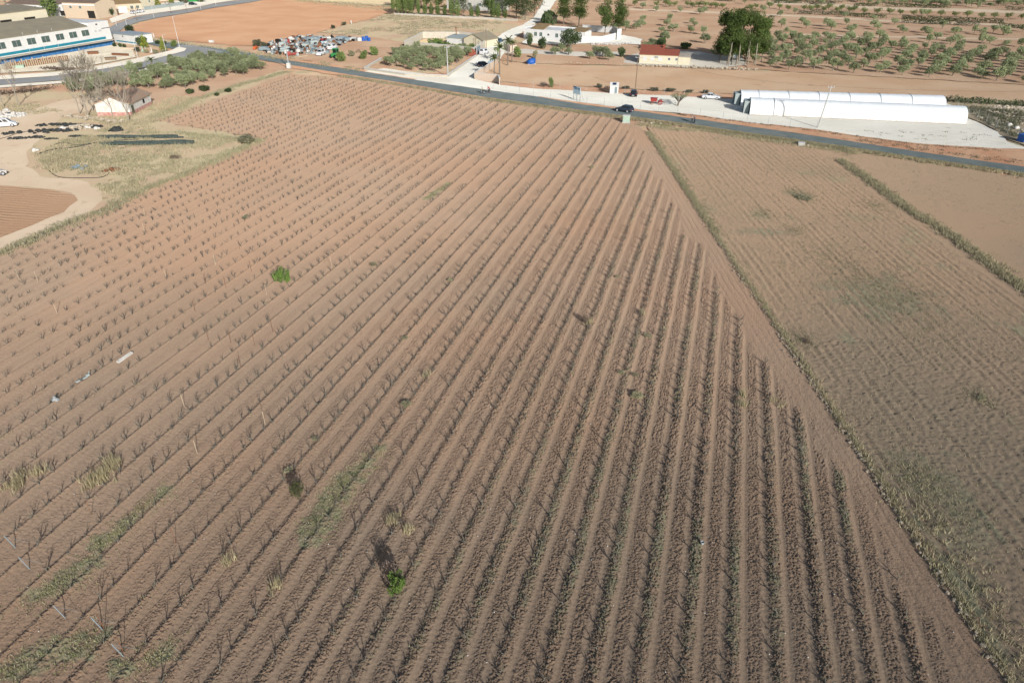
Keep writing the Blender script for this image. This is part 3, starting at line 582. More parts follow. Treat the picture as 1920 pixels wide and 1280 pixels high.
def palm_make(seed):
    def make():
        t = empty('palm_tree', (0, 0, 0), 0, None, 'palm'); r = random.Random(seed); mb = MB(); p = Vector((0, 0, -0.2))
        for k in range(7):
            q = Vector((0.03 * k + r.uniform(-.03, .03), r.uniform(-.04, .04), 0.82 * (k + 1))); mb.c(p, q, 0.2 - 0.008 * k, 0.185 - 0.008 * k, 8, False); p = q
        mb.build('trunk', m_bark, t, True)
        fr = MB()
        for k in range(26):
            a = r.uniform(0, 6.28); el = r.uniform(-0.2, 1.35); L = r.uniform(1.5, 2.2); q = Vector(p); d = Vector((math.cos(a) * math.cos(el), math.sin(a) * math.cos(el), math.sin(el)))
            sd = Vector((-math.sin(a), math.cos(a), 0))
            for j in range(5):
                q2 = q + d * (L / 5); w = 0.26 * (1 - abs(j - 1.5) / 4.2)
                fr.q(q, q2, q2 + sd * w + Vector((0, 0, -0.12)), q + sd * w + Vector((0, 0, -0.12))).q(q, q + sd * -w + Vector((0, 0, -0.12)), q2 + sd * -w + Vector((0, 0, -0.12)), q2)
                q = q2; d = (d + Vector((0, 0, -0.28))).normalized()
        fr.build('fronds', m_palm, t)
        return t
    return Proto(make)
def bare_make(seed, h, name='bare_poplar', bark=None, spread=0.38, depth=4):
    def make():
        t = empty(name, (0, 0, 0), 0, None, 'tree'); r = random.Random(seed); mb = MB(); p = Vector((0, 0, -0.2)); top = h * 0.42
        for k in range(4):
            q = Vector((r.uniform(-.14, .14) * (k + 1) * 0.6, r.uniform(-.14, .14) * (k + 1) * 0.6, top * (k + 1) / 4)); mb.c(p, q, 0.17 * h / 12 * (1 - 0.12 * k), 0.17 * h / 12 * (1 - 0.12 * (k + 1)), 7, False); p = q
        mb.build('trunk', bark or m_palebark, t, True)
        br = MB()
        for k in range(4):
            a = k * 1.57 + r.uniform(-.5, .5); limb(br, p - Vector((0, 0, r.uniform(0, top * 0.35))), (0.55 * math.cos(a), 0.55 * math.sin(a), 1), h * 0.21, 0.085 * h / 12, depth, r, spread, 5, 0.66, (2, 4), 0.35, 0.024)
        br.build('branches', bark or m_palebark, t)
        return t
    return Proto(make)
def put(pr, px, py, sc, label, group=None, rz=None):
    g = G(px, py); return pr.put(g, R.uniform(0, 6.28) if rz is None else rz, sc, label, group)
# scattered stuff: grass, weeds, stones
def grass(name, spots, mat, h, blades=7, wid=0.05, spread=0.22, seed=1, lean=0.5):
    rng = np.random.default_rng(seed); P = np.array([(p[0], p[1], p[2] if len(p) > 2 else 0) for p in spots], float)
    if len(P) == 0: return
    P = np.repeat(P, blades, 0); n = len(P); P[:, :2] += rng.normal(0, spread, (n, 2))
    a = rng.uniform(0, 6.28, n); hh = h * rng.uniform(0.45, 1.25, n); l = rng.uniform(0, lean, n)
    T = P + np.stack([np.cos(a) * l * hh, np.sin(a) * l * hh, hh], 1); b = rng.uniform(0, 6.28, n); W = np.stack([np.cos(b), np.sin(b), np.zeros(n)], 1) * (wid * rng.uniform(0.6, 1.6, (n, 1)))
    P[:, 2] -= 0.05
    co = np.stack([P - W, P + W, T], 1).reshape(-1, 3)
    return tag(link(name, npmesh(name, co, np.arange(3 * n).reshape(-1, 3)), mat), kind='stuff')
def scatter(poly_px, dens, seed, clump=0.0, cs=3.0, world=False):
    poly = [p if world else G(*p) for p in poly_px]; xs = [p[0] for p in poly]; ys = [p[1] for p in poly]; rng = np.random.default_rng(seed)
    A = (max(xs) - min(xs)) * (max(ys) - min(ys)); n = int(A * dens)
    x = rng.uniform(min(xs), max(xs), n); y = rng.uniform(min(ys), max(ys), n); k = inpoly(x, y, poly)
    if clump: k &= vnoise(x, y, cs, seed) * 0.65 + vnoise(x, y, cs * 0.35, seed + 1) * 0.35 > clump
    return list(zip(x[k], y[k]))
def along(px, step, jit, seed, world=False):
    rng = random.Random(seed); pts = [p if world else G(*p) for p in px]; out = []
    for a, b in zip(pts, pts[1:]):
        a = Vector(a[:2]); b = Vector(b[:2]); L = (b - a).length; k = max(1, int(L / step))
        for j in range(k):
            p = a.lerp(b, (j + rng.random()) / k); out.append((p.x + rng.gauss(0, jit), p.y + rng.gauss(0, jit)))
    return out
def stones(name, spots, r0, r1, mat, seed, kind='stuff', z=0.0):
    rng = random.Random(seed); mb = MB()
    for p in spots: mb.rock((p[0], p[1], z), rng.uniform(r0, r1), rng, 5)
    o = mb.build(name, mat)
    return tag(o, kind=kind) if kind else o

# ------------------------------------------------------------------ vines
def vine_parts(seed, fat=1.0):
    r = random.Random(seed); tr = MB(); cn = MB(); h = r.uniform(0.18, 0.40); lx, ly = r.uniform(-.14, .14), r.uniform(-.14, .14); p = Vector((lx, ly, h))
    tr.c((0, 0, -0.12), (lx * .3, ly * .3, h * .5), 0.055, 0.045, 6, False).c((lx * .3, ly * .3, h * .5), p, 0.045, r.uniform(.035, .055), 6, False)
    na = r.choice((2, 3, 3, 4, 4))
    for k in range(na):
        a = 6.28 * k / na + r.uniform(-.7, .7); R1 = r.uniform(.06, .24); q = p + Vector((math.cos(a) * R1, math.sin(a) * R1, r.uniform(.06, .20))); tr.c(p, q, 0.034 * fat, 0.026 * fat, 5, False)
        for j in range(r.randint(2, 5)):
            d = Vector((math.cos(a) * .30 + r.uniform(-.42, .42), math.sin(a) * .30 + r.uniform(-.42, .42), r.uniform(.7, 1.2))).normalized(); L = r.uniform(.15, .65); m = q + d * L * .5; e = m + (d + Vector((r.uniform(-.3, .3), r.uniform(-.3, .3), r.uniform(-.2, .3)))).normalized() * L * .5
            cn.c(q, m, 0.0125 * fat, 0.010 * fat, 4, False).c(m, e, 0.010 * fat, 0.0055 * fat, 4, False)
            if r.random() < .5: cn.c(m, m + (d + Vector((r.uniform(-.7, .7), r.uniform(-.7, .7), .1))).normalized() * L * .4, 0.008 * fat, 0.005 * fat, 3, False)
    return tr, cn
NV = 16
VP = [vine_parts(300 + k) for k in range(NV)]; VF = [vine_parts(300 + k, 1.12) for k in range(NV)]
vroot = []
def vine_make(k):
    def make():
        t = empty('grapevine', (0, 0, 0), 0, None, 'vine'); VP[k][0].build('trunk', m_vinewood, t, True); VP[k][1].build('crown', m_cane, t); return t  # the crown part is the vine's separate bare canes
    return Proto(make)
VPROTO = [vine_make(k) for k in range(NV)]
vpts = []
for i in range(-48, 13):
    u = ROW0 + ROWS * i; v = 12 + R.uniform(0, 1.35)
    while v < 200:
        x = u * UX + v * VX; y = u * UY + v * VY; v += 1.35 * R.uniform(0.82, 1.18)
        gap = vnoise(np.array([u * 1.0]), np.array([v]), 7.0, 77)[0]
        if R.random() < 0.06 + (0.5 if gap > 0.82 else 0): continue
        vpts.append((x + R.gauss(0, .05), y + R.gauss(0, .05)))
VA = np.array(vpts); inner = [Vector((p.x, p.y, 0)) for p in [G(*q) for q in [(548, 144), (640, 151), (760, 168), (900, 193), (1000, 207), (1130, 226)]]] + [Vector((23.4, 140, 0)), Vector((24.6, 85, 0)), Vector((25.4, 50, 0)), Vector((26.0, 5, 0)), Vector((-20, 5, 0)), G(300, 1290), G(227, 1232), G(120, 1162), G(24, 1030), G(-200, 900), Vector((-90, 40, 0)), G(4, 476), G(497, 268), G(298, 228)]
keep = inpoly(VA[:, 0], VA[:, 1], inner); VA = VA[keep]
D = VA[:, 0] ** 2 + VA[:, 1] ** 2
# in view first: the 300 nearest vines that the frame shows are things of their own
dep = VA[:, 1] * math.cos(TH) + CAMH * math.sin(TH); sxp = 960 + F * VA[:, 0] / dep; syp = 640 - F * (VA[:, 1] * math.sin(TH) - CAMH * math.cos(TH)) / dep
seen = (sxp > 5) & (sxp < 1915) & (syp < 1285)
order = sorted(range(len(VA)), key=lambda k: (not seen[k], D[k])); near = set(order[:300])
rest_v = []; rest_f = []; off = 0
VT = []
for tr, cn in VF:
    v = np.array(tr.v + cn.v, float); n0 = len(tr.v); f = [(q, 0) for q in tr.f] + [(tuple(i + n0 for i in q), 1) for q in cn.f]
    VT.append((v, np.array([q for q, _ in f if len(q) == 4])))
for k in range(len(VA)):
    x, y = VA[k]; rz = R.uniform(0, 6.28); sc = R.uniform(0.60, 1.05); var = R.randrange(NV)
    if k in near:
        VPROTO[var].put((x, y, 0.06), rz, sc, 'bare pruned grapevine with dark upright canes, near part of the vineyard', 'bare grapevines in rows')
    else:
        v, f = VT[var]; c, s = math.cos(rz), math.sin(rz); fat = 1 + 0.012 * max(0, math.sqrt(D[k]) - 50) * 0.4
        w = np.stack([x + sc * (v[:, 0] * c - v[:, 1] * s), y + sc * (v[:, 0] * s + v[:, 1] * c), 0.04 + sc * v[:, 2]], 1)
        rest_v.append(w); rest_f.append(f + off); off += len(w)
tag(link('distant_vines', npmesh('distant_vines', np.concatenate(rest_v), np.concatenate(rest_f)), m_vinewood), kind='stuff')
# green shrubs, stakes and lost things in the vineyard
def at(px, py, dz=0.05): g = G(px, py); return (g.x, g.y, dz)
B_VIVID.put(at(528, 531), 0.3, (1.15, 1.15, 2.0), 'small round bright green shrub alone among bare vines on the left', None)
B_VIVID.put(at(745, 1110), 1.3, (0.85, 0.85, 1.65), 'bright green shrub beside a brown bare bush in the near vineyard', None)
B_BROWN.put(at(736, 1088), 0.2, (0.75, 0.75, 1.6), 'brown leafless bush touching the near bright green shrub', None)
bush_proto('bush', 'bush', 68, leaf_mat('dull_green_leaves', (0.10, 0.12, 0.05, 1), (0.16, 0.15, 0.08, 1), 2), 600, 0.16).put(at(559, 932), 0.2, (0.62, 0.62, 1.5), 'dull olive green shrub among the near vines', None)
B_BROWN.put(at(1098, 606), 0.9, (0.5, 0.5, 1.1), 'dark brown twiggy bush beside a straw tuft in a vine row', None)
for k, (px, py, sc) in enumerate([(1195, 745, .8), (1165, 700, .55), (1190, 705, .55), (1158, 520, .45), (1215, 632, .7), (760, 636, .6), (762, 760, .7), (590, 825, .5), (540, 885, .6), (460, 410, .8), (1110, 315, .8), (700, 498, .8), (845, 527, .6)]):
    (B_WEED if k % 3 else B_GREYG).put(at(px, py), k * 1.3, (sc, sc * 0.8, sc * 0.5), 'low weedy clump of dull leaves growing in a vine row', 'weedy clumps in the vine rows')
sp = []
for (px, py, n, w) in [(195, 890, 26, 0.5), (180, 905, 18, 0.4), (210, 872, 18, 0.4), (32, 908, 22, 0.5), (62, 885, 10, 0.35), (1392, 742, 8, 0.2), (1392, 760, 8, 0.2), (1106, 608, 8, .2), (1207, 590, 6, .2), (515, 1098, 8, .25), (430, 1055, 6, .25), (740, 975, 9, .3), (765, 995, 6, .2), (800, 705, 5, .2), (1455, 755, 5, .3)]:
    g = G(px, py); sp += [(g.x + R.gauss(0, w), g.y + R.gauss(0, w)) for _ in range(n)]
m_straw = leaf_mat('pale_straw', (0.64, 0.55, 0.34, 1), (0.52, 0.45, 0.28, 1), 0.5)
grass('dry_grass', sp, m_straw, 0.75, 14, 0.022, 0.12, 3, 0.45)
wsp = []
for a, b, w in PATCH:
    L = (b - a).length
    for _ in range(int(55 * (L + 1) * w)):
        p = a.lerp(b, R.uniform(-.05, 1.05)); wsp.append((p.x + R.gauss(0, w * .62), p.y + R.gauss(0, w * .62), 0.03))
grass('low_weeds', wsp[::3], m_weed, 0.10, 6, 0.022, 0.16, 4, 1.3)
grass('low_dry_weeds', wsp[1::3], m_greyg, 0.11, 6, 0.02, 0.16, 41, 1.3)
hw = [(u * UX + v * VX + R.gauss(0, .12), u * UY + v * VY + R.gauss(0, .12), 0.08) for i in range(-22, 12) for u in [ROW0 + ROWS * i] for v in np.arange(14, 95, 0.35) if R.random() < (0.10 + 0.35 * (vnoise(np.array([u]), np.array([v]), 5.0, 31)[0] > .55)) and u * UX + v * VX < 25.5]
grass('row_weeds', hw, m_greyg, 0.16, 5, 0.022, 0.10, 5, 1.2)
stake_l = 'thin pale wooden stake standing upright in a vine row'
STK = Proto(lambda: tag(MB().c((0, 0, -0.2), (0.02, 0, 1.35), 0.028, 0.024, 6).c((0.02, 0, 1.35), (0.02, 0, 1.38), 0.024, 0.012, 6).build('stake', m_palew), None, 'stake'))
for (px, py) in [(36, 523), (71, 528), (107, 587), (313, 524), (404, 497), (370, 850), (346, 762), (497, 795), (273, 408), (500, 553), (622, 500), (658, 495), (272, 438), (405, 495)]:
    STK.put(at(px, py, 0), R.uniform(0, 6), 1, stake_l, 'pale stakes in the vineyard')
ROD = Proto(lambda: tag(MB().c((0, 0, -0.2), (0.01, 0, 1.45), 0.02, 0.017, 6).c((0.01, 0, 1.45), (0.01, 0, 1.47), 0.03, 0.03, 6).build('stake', m_rust), None, 'stake'))
for (px, py) in [(450, 468), (386, 533), (472, 510), (391, 637), (433, 643), (478, 648), (512, 622), (232, 1222), (196, 1180), (330, 1018), (172, 965), (366, 584), (424, 540), (452, 690), (268, 470)]:
    ROD.put(at(px, py, 0), R.uniform(0, 6), 1, 'thin dark metal rod standing upright in a vine row', 'dark rods in the vineyard')
for k, (px, py) in enumerate([(30, 1026), (57, 1066), (124, 1158), (194, 1180), (233, 1230)]):
    o = MB().c((0, 0, -0.15), (-0.55, 0.15, 1.0), 0.03, 0.026, 6).c((-0.5, 0.14, 0.9), (0.5, 0.5, 0.0), 0.006, 0.006, 4).build('anchor_post', m_blueg); o.location = at(px, py, 0)
    tag(o, 'short grey leaning end post of a vine row in the near corner', 'post', 'leaning end posts of the vine rows')
g = G(235, 672); o = MB().b(-.95, .95, -0.16, -0.125, 0.02, 0.2).b(-.95, .95, 0.125, 0.16, 0.02, 0.2).b(-.95, .95, -0.123, 0.123, 0.02, 0.05).b(-.95, -.91, -0.123, 0.123, 0.052, 0.2).b(.91, .95, -0.123, 0.123, 0.052, 0.2).build('trough', m_plaster, None, False, 0.01)
o.location = (g.x, g.y, 0.05); o.rotation_euler = (0, 0, math.pi / 2 - AZ); tag(o, 'long white trough lying between vine rows on the left', 'trough')
g = G(156, 711); o = MB().b(-1.0, 0.6, -0.16, 0.1, 0, 0.14, 0.03).b(0.5, 1.0, -0.05, 0.3, 0.05, 0.3, 0.05).c((0.9, 0.1, 0.1), (1.2, 0.4, 0.45), 0.07, 0.05, 6).build('plastic_scrap', m_greysh); o.location = (g.x, g.y, 0.05); o.scale = (.7, .7, .7); o.rotation_euler = (0, 0, 1.0); tag(o, 'torn whitish plastic scrap beside a vine, further down from the trough', 'scrap')
g = G(104, 752); o = MB().b(-0.3, 0.3, -0.1, 0.2, 0, 0.25, 0.06).b(-0.1, 0.15, -0.1, 0.1, 0.2, 0.5, 0.04).build('plastic_scrap', m_galv); o.location = (g.x, g.y, 0.05); tag(o, 'small crumpled grey scrap at the foot of a vine', 'scrap')
g = G(1316, 1022); o = MB().ring((0, 0, 0.22), 0.12, 0.02, 'z').c((0, 0, 0), (0, 0, 0.22), 0.09, 0.12, 10, False).build('bucket', m_galv); o.location = (g.x, g.y, 0.12); tag(o, 'small whitish bucket on the dark clods of a near vine row', 'bucket')
stones('pebbles', [tuple(G(R.uniform(0, 1900), R.uniform(480, 1270)).xy) for _ in range(160)], 0.02, 0.05, m_plaster, 8, z=0.05)

# boundary strips
edge1 = [(28.6, 20), (28.8, 40), (28.9, 60), (28.7, 80), (28.7, 110), (28.9, 130), (28.6, 147)]; R.seed(21)
grass('boundary_weeds', along(edge1, 0.16, 0.2, 14, True) + along([(30.1, 20), (30.2, 42)], 0.18, 0.8, 15, True) + along([(29.2, 90), (29.1, 147)], 0.10, 0.4, 15, True), m_greyg, 0.34, 8, 0.025, 0.16, 6, 0.9)
grass('boundary_straw', along(edge1, 0.14, 0.22, 16, True) + along([(30.6, 20), (30.6, 40)], 0.12, 1.0, 18, True) + along([(28.9, 95), (28.9, 143)], 0.12, 0.3, 17, True), m_dry, 0.36, 8, 0.025, 0.14, 7, 0.9)
stones('boundary_stones', along([(28.45, 22), (28.5, 60)], 0.24, 0.14, 18, True) + along([(28.4, 58), (28.5, 100)], 0.5, 0.25, 19, True), 0.05, 0.16, m_dullstone, 9, z=0.05)
edge2 = [(1575, 300), (1640, 345), (1700, 390), (1780, 440), (1850, 490), (1960, 570)]
m_brownscrub = leaf_mat('brown_dry_scrub', (0.20, 0.17, 0.11, 1), (0.26, 0.22, 0.145, 1), 0.5)
dw = [p for p in along(edge2, 0.03, 0.55, 20) if R.random() < .25 + vnoise(np.array([p[0]]), np.array([p[1]]), 2.6, 90)[0]]
grass('ditch_scrub', dw[::2], m_brownscrub, 0.42, 9, 0.03, 0.25, 81, 0.9)
grass('ditch_weeds', dw[::2], m_greyg, 0.42, 9, 0.03, 0.22, 8, 0.8)
grass('ditch_straw', along(edge2, 0.07, 0.5, 21), m_dry, 0.45, 9, 0.03, 0.2, 9, 0.8)
grass('verge_grass', along([(x, y + 5) for x, y in main_near[:-7]], 0.10, 0.5, 22) + along([(1200, 232), (1260, 243), (1330, 246), (1420, 262), (1500, 272), (1600, 287)], 0.05, 0.7, 23), m_dry, 0.42, 7, 0.035, 0.25, 10, 0.9)
grass('verge_weeds', along([(x, y + 4) for x, y in main_near[:-7]], 0.14, 0.45, 24) + along([(1300, 240), (1420, 258), (1500, 268), (1600, 286)], 0.05, 0.6, 25), m_greyg, 0.5, 7, 0.035, 0.25, 11, 0.9)
grass('verge_green', along([(x, y + 2) for x, y in main_near[1:12]], 0.10, 0.25, 26) + along([(1225, 232), (1260, 240)], .05, .5, 27), m_weed, 0.28, 7, 0.035, 0.25, 12, 0.9)
grass('fallow_weeds', [(x, y, 0.02) for x, y in scatter([(29, 22), (29, 140), (60, 150), (58, 90), (60, 20)], 3.2, 33, 0.42, 6, True)], m_greyg, 0.10, 4, 0.02, 0.2, 13, 1.3)
grass('fallow_straw', [(x, y, 0.02) for x, y in scatter([(29, 22), (29, 140), (60, 150), (110, 140), (60, 20)], 1.6, 34, 0.4, 5, True)], m_dry, 0.13, 4, 0.025, 0.2, 14, 1.3)
fw = []
for (px, py, w, n) in [(1640, 530, 5, 900), (1700, 575, 5, 700), (1500, 366, 1.6, 250), (1500, 635, 1.1, 120), (1840, 745, 1.0, 110), (1430, 400, 1.6, 100), (1490, 433, 1.0, 90), (1640, 385, 1.6, 120), (1560, 480, 2, 120), (1590, 290, 1.5, 60), (1790, 950, 2.0, 260), (1720, 890, 1.6, 200)]:
    g = G(px, py); fw += [(g.x + R.gauss(0, w * .7), g.y + R.gauss(0, w), 0.02) for _ in range(n)]
grass('fallow_scrub', fw, m_greyg, 0.13, 5, 0.028, 0.2, 15, 1.2)
# weedy yard on the left
YARD = [(60, 290), (130, 258), (200, 240), (330, 250), (480, 262), (420, 300), (300, 350), (235, 385), (150, 330), (80, 325)]
grass('yard_straw', scatter(YARD, 2.0, 41, 0.52, 5) + scatter([(150, 215), (280, 200), (330, 180), (400, 190), (280, 235), (300, 250), (200, 235)], 2.6, 42, 0.35, 5) + scatter([(0, 195), (60, 195), (120, 210), (60, 215), (0, 212)], 1.6, 43, .4, 4), m_dry, 0.55, 8, 0.045, 0.35, 16, 0.9)
grass('yard_weeds', scatter(YARD, 1.8, 44, 0.48, 6) + along([(0, 476), (60, 450), (140, 415), (200, 395), (260, 360), (340, 330), (420, 295), (490, 262)], 0.08, 0.7, 45) + along([(330, 250), (420, 258), (488, 266)], 0.1, 0.5, 46) + along([(290, 222), (360, 190), (450, 160), (540, 135)], 0.09, 0.8, 47), m_greyg, 0.5, 8, 0.045, 0.35, 17, 0.9)
grass('scrubland', scatter([(610, 62), (690, 40), (735, 26), (940, 42), (920, 68), (790, 60), (760, 82), (700, 70)], 0.5, 48, 0.5, 9) + scatter([(500, 100), (600, 115), (680, 130), (670, 136), (560, 120), (490, 108)], 0.8, 49, .4, 6), m_greyg, 0.45, 6, 0.10, 0.6, 18, 1.2)
grass('far_straw', scatter([(500, -2), (735, 12), (735, 22), (560, 4)], 0.5, 50, 0.3, 9) + along([(285, 74), (340, 82), (440, 95), (520, 108)], .25, .8, 51), m_dry, 0.5, 6, 0.10, 0.6, 19, 1.2)
# ------------------------------------------------------------------ trees by pixel of their foot
for pl, n0, lab, grp, sp, jit, ang, s0 in (
    ([(118, 178), (140, 160), (200, 146), (300, 128), (380, 110), (455, 110), (496, 126), (495, 131), (345, 171), (300, 170), (240, 172), (180, 178)], 0, 'rounded grey green olive tree in the grove between the side road and the vineyard', 'olive trees of the side road grove', 4.1, 0.5, AZ, 0.9),
    ([(716, 124), (745, 98), (800, 92), (878, 96), (884, 106), (826, 136), (720, 127)], 0, 'grey green olive tree in the dense walled grove below the white compound', 'olive trees of the walled grove', 4.0, 0.5, 0.25, 0.8),
    ([(1408, 106), (1396, 120), (1470, 131), (1600, 139), (1700, 145), (1920, 157), (2000, 160), (2000, 104), (1850, 98), (1700, 86), (1600, 76), (1500, 73), (1425, 78)], 0, 'grey green olive tree in the close rows of the orchard behind the white tunnels', 'olive trees of the close orchard rows', 6.0, 0.7, math.radians(37), 0.93)):
    poly = [G(*p) for p in pl]; c0 = poly[0]; ca, sa = math.cos(ang), math.sin(ang); k = 0
    for i in range(-40, 60):
        for j in range(-60, 60):
            x = c0.x + i * sp * ca + j * sp * sa + R.gauss(0, jit); y = c0.y - i * sp * sa + j * sp * ca + R.gauss(0, jit)
            if not inpoly(np.array([x]), np.array([y]), poly)[0] or R.random() < 0.06: continue
            k += 1; OLIVES[R.randrange(5)].put((x, y, 0), R.uniform(0, 6.28), s0 * R.uniform(0.8, 1.12), lab, grp)
sparse = [(1465, 52), (1473, 64), (1503, 45), (1511, 54), (1550, 51), (1558, 57), (1586, 47), (1600, 56), (1594, 62), (1593, 72), (1638, 52), (1645, 57), (1648, 73), (1625, 79), (1485, 72), (1547, 72), (1462, 32), (1490, 27), (1583, 33), (1638, 38), (1677, 47), (1693, 63), (1687, 58), (1733, 63), (1740, 68), (1728, 33), (1766, 55), (1788, 67), (1796, 63), (1826, 63), (1841, 67), (1862, 62), (1888, 67), (1880, 66), (1917, 60), (1693, 84), (1755, 76), (1741, 81), (1782, 84), (1795, 80), (1840, 83), (1855, 83), (1885, 88), (1913, 89), (1430, 23)]
for p in sparse: put(OLIVES[R.randrange(5)], p[0], p[1], R.uniform(0.75, 1.05), 'olive tree standing apart on the open red soil above the close orchard rows', 'scattered olive trees on the red slope')
for p in [(1250, 50), (1256, 40), (1248, 72), (1262, 60), (1240, 62), (1245, 80), (1213, 92), (1222, 90), (1295, 63), (1302, 50), (1297, 45), (1318, 66), (1322, 82), (1206, 43), (1173, 58), (1193, 55), (1201, 52), (1230, 22), (1275, 24), (1205, 17), (1312, 28), (1320, 24), (1150, 58), (1160, 57)]:
    put(OLIVES[R.randrange(5)], p[0], p[1], R.uniform(0.8, 1.1), 'olive tree on red soil between the white houses and the tall pine clump', 'olive trees between white houses and pine clump')
for p in [(1041, 103), (1054, 98), (1066, 103), (1106, 111), (1118, 103), (1130, 103), (1142, 114), (993, 74), (1135, 108)]:
    put(OLIVES[R.randrange(5)], p[0], p[1], R.uniform(0.8, 1.05), 'olive tree in the garden strip in front of the long white house', 'garden olive trees before the white house')
for k in range(46):
    x = 1400 + k * 12 + R.uniform(-5, 5); y = R.choice((1, 4, 8)) + (x - 1500) * 0.018 + R.uniform(-2, 2)
    put(OLIVES[R.randrange(5)], x, y, R.uniform(0.85, 1.15), 'olive tree on the farthest terrace at the top edge of the view', 'olive trees of the farthest terrace')
for k in range(95):
    x = R.uniform(1190, 1930); y = R.uniform(-3, 4) + max(0, (x - 1500)) * R.uniform(0, .04)
    put(OLIVES[R.randrange(5)], x, y, R.uniform(0.9, 1.2), 'olive tree on the farthest terrace at the top edge of the view', 'olive trees of the farthest terrace')
OL.sort(key=lambda o: (not (-20 < 960 + F * o[1].x / (o[1].y * math.cos(TH) + CAMH * math.sin(TH)) < 1940), o[1].length))
for k, loc, rz, sc, lab, grp in OL[:296]: OLIVE_P[k].put(loc, rz, sc, lab, grp)
def merged(name, spots, kids, mats):       # the smallest, most distant repeats as one mesh
    Vs, Fs, Ms, off = [], [], [], 0
    for k, loc, rz, sc, *_ in spots:
        for me, mi in kids[k]:
            v = np.empty(len(me.vertices) * 3); me.vertices.foreach_get('co', v); v = v.reshape(-1, 3); f = np.array([tuple(p.vertices) for p in me.polygons if len(p.vertices) == 4]) if (me.name, 1) not in QC else QC[(me.name, 1)]
            QC[(me.name, 1)] = f; c, s_ = math.cos(rz), math.sin(rz)
            Vs.append(np.stack([loc.x + sc[0] * (v[:, 0] * c - v[:, 1] * s_), loc.y + sc[1] * (v[:, 0] * s_ + v[:, 1] * c), sc[2] * v[:, 2]], 1)); Fs.append(f + off); Ms.append(np.full(len(f), mi)); off += len(v)
    me = npmesh(name, np.concatenate(Vs), np.concatenate(Fs)); [me.materials.append(m) for m in mats]; me.polygons.foreach_set('material_index', np.concatenate(Ms).astype(np.int32)); return tag(link(name, me), kind='stuff')
QC = {}
KID = {k: [(c.data, 0 if c.name.startswith('crown') else 1) for c in OLIVE_P[k].root.children] for k in range(5)}
far_ol = [o for o in OL[296:] if o[1].length < 900]
if far_ol: merged('distant_olive_trees', far_ol, KID, [m_olive, m_bark])
ALM = tree_proto('almond_tree', 'tree', olive_blobs(81, 3.2), 700, 0.34, m_green, olive_trunk, m_bark, 81, 0.5)
alm = [(1407, 19), (1417, 17), (1442, 16), (1461, 18), (1477, 21), (1507, 20), (1519, 22), (1531, 20), (1544, 23), (1553, 20), (1569, 24), (1577, 21), (1592, 25), (1601, 23), (1619, 27), (1644, 28), (1667, 28), (1687, 29), (1712, 30), (1738, 31), (1763, 32), (1789, 33), (1813, 34), (1839, 36), (1863, 36), (1889, 37), (1915, 38), (1125, 4), (1144, 4), (1167, 9), (1190, 12), (1231, 13), (1248, 11), (1255, 14), (1265, 13), (1288, 13), (1298, 16), (1310, 14), (1321, 15), (1333, 15), (1342, 17), (1354, 17)]
for p in alm: put(ALM, p[0], p[1], R.uniform(0.85, 1.1), 'small bright green fruit tree in the row along the upper terrace', 'bright green fruit trees of the upper terrace')
# long low hedges of scrub on the terrace banks
def hedge(pts, h, w, mat, label, seed, dens=26, size=0.4):
    rng = np.random.default_rng(seed); P = []
    for a, b in zip(pts, pts[1:]):
        A = G(*a); B = G(*b); L = (B - A).length; n = int(L * dens); t = rng.uniform(0, 1, (n, 1)); q = np.array(A)[None] * (1 - t) + np.array(B)[None] * t
        hh = h * (0.55 + 0.6 * vnoise(q[:, 0], q[:, 1], 3.0, seed)); q[:, :2] += rng.normal(0, w * 0.4, (n, 2)); q[:, 2] = hh * rng.uniform(0.05, 1, n) ** 0.7; P.append(q)
    co, f = quads(np.concatenate(P), size, rng, 0.6); c = G(*pts[0])
    t = empty('hedge', c, 0, label, 'hedge'); co = co - np.array(c); link('foliage', npmesh('foliage', co, f), mat, t)
    mb = MB(); A = G(*pts[0])
    for p in pts: q = G(*p) - A; mb.c(q + Vector((0, 0, -.1)), q + Vector((0.1, 0, h * .7)), 0.05, 0.03, 5)
    mb.build('stems', m_bark, t)
HL = [([(1690, 43), (1740, 46), (1782, 47)], 'dark scrub hedge below the terrace path, left stretch on the right slope'), ([(1790, 48), (1835, 50)], 'dark scrub hedge below the terrace path, middle stretch on the right slope'), ([(1872, 52), (1918, 54)], 'dark scrub hedge below the terrace path at the right edge of the view'),
      ([(1690, 36), (1750, 39), (1800, 41), (1880, 45)], 'long dark scrub bank under the row of bright green fruit trees'), ([(1498, 27), (1556, 29)], 'dark scrub hedge at the left start of the fruit tree terrace'), ([(1558, 28), (1620, 33), (1660, 36)], 'dark scrub hedge beside the terrace path left of the long bank'),
      ([(1448, 6), (1500, 7)], 'dark scrub band under the farthest olives, leftmost stretch'), ([(1508, 7), (1566, 9)], 'dark scrub band under the farthest olives, second stretch from the left'), ([(1602, 12), (1640, 13)], 'short dark scrub band under the farthest olives, middle stretch'), ([(1660, 13), (1720, 15), (1780, 17)], 'long dark scrub band under the farthest olives, right of middle'), ([(1885, 20), (1918, 21)], 'dark scrub band under the farthest olives at the right edge')]
for k, (p, l) in enumerate(HL): hedge(p, 2.1, 1.5, m_scrubl if k % 3 == 1 else m_dkleaf, l, 100 + k, 46, .5)
hedge([(1788, 190), (1800, 193), (1830, 195), (1866, 196)], 1.8, 1.6, m_dkleaf, 'dark bushy hedge along the rubble strip right of the white tunnels', 120, 60)
hedge([(1874, 197), (1895, 199), (1935, 201)], 1.4, 1.3, m_dkleaf, 'dark low hedge piece at the right edge behind the rubble', 121, 60)
hedge([(1768, 190), (1792, 193)], 1.9, 1.5, m_scrubl, 'dusty bush at the far end of the rear white tunnel', 122, 60)
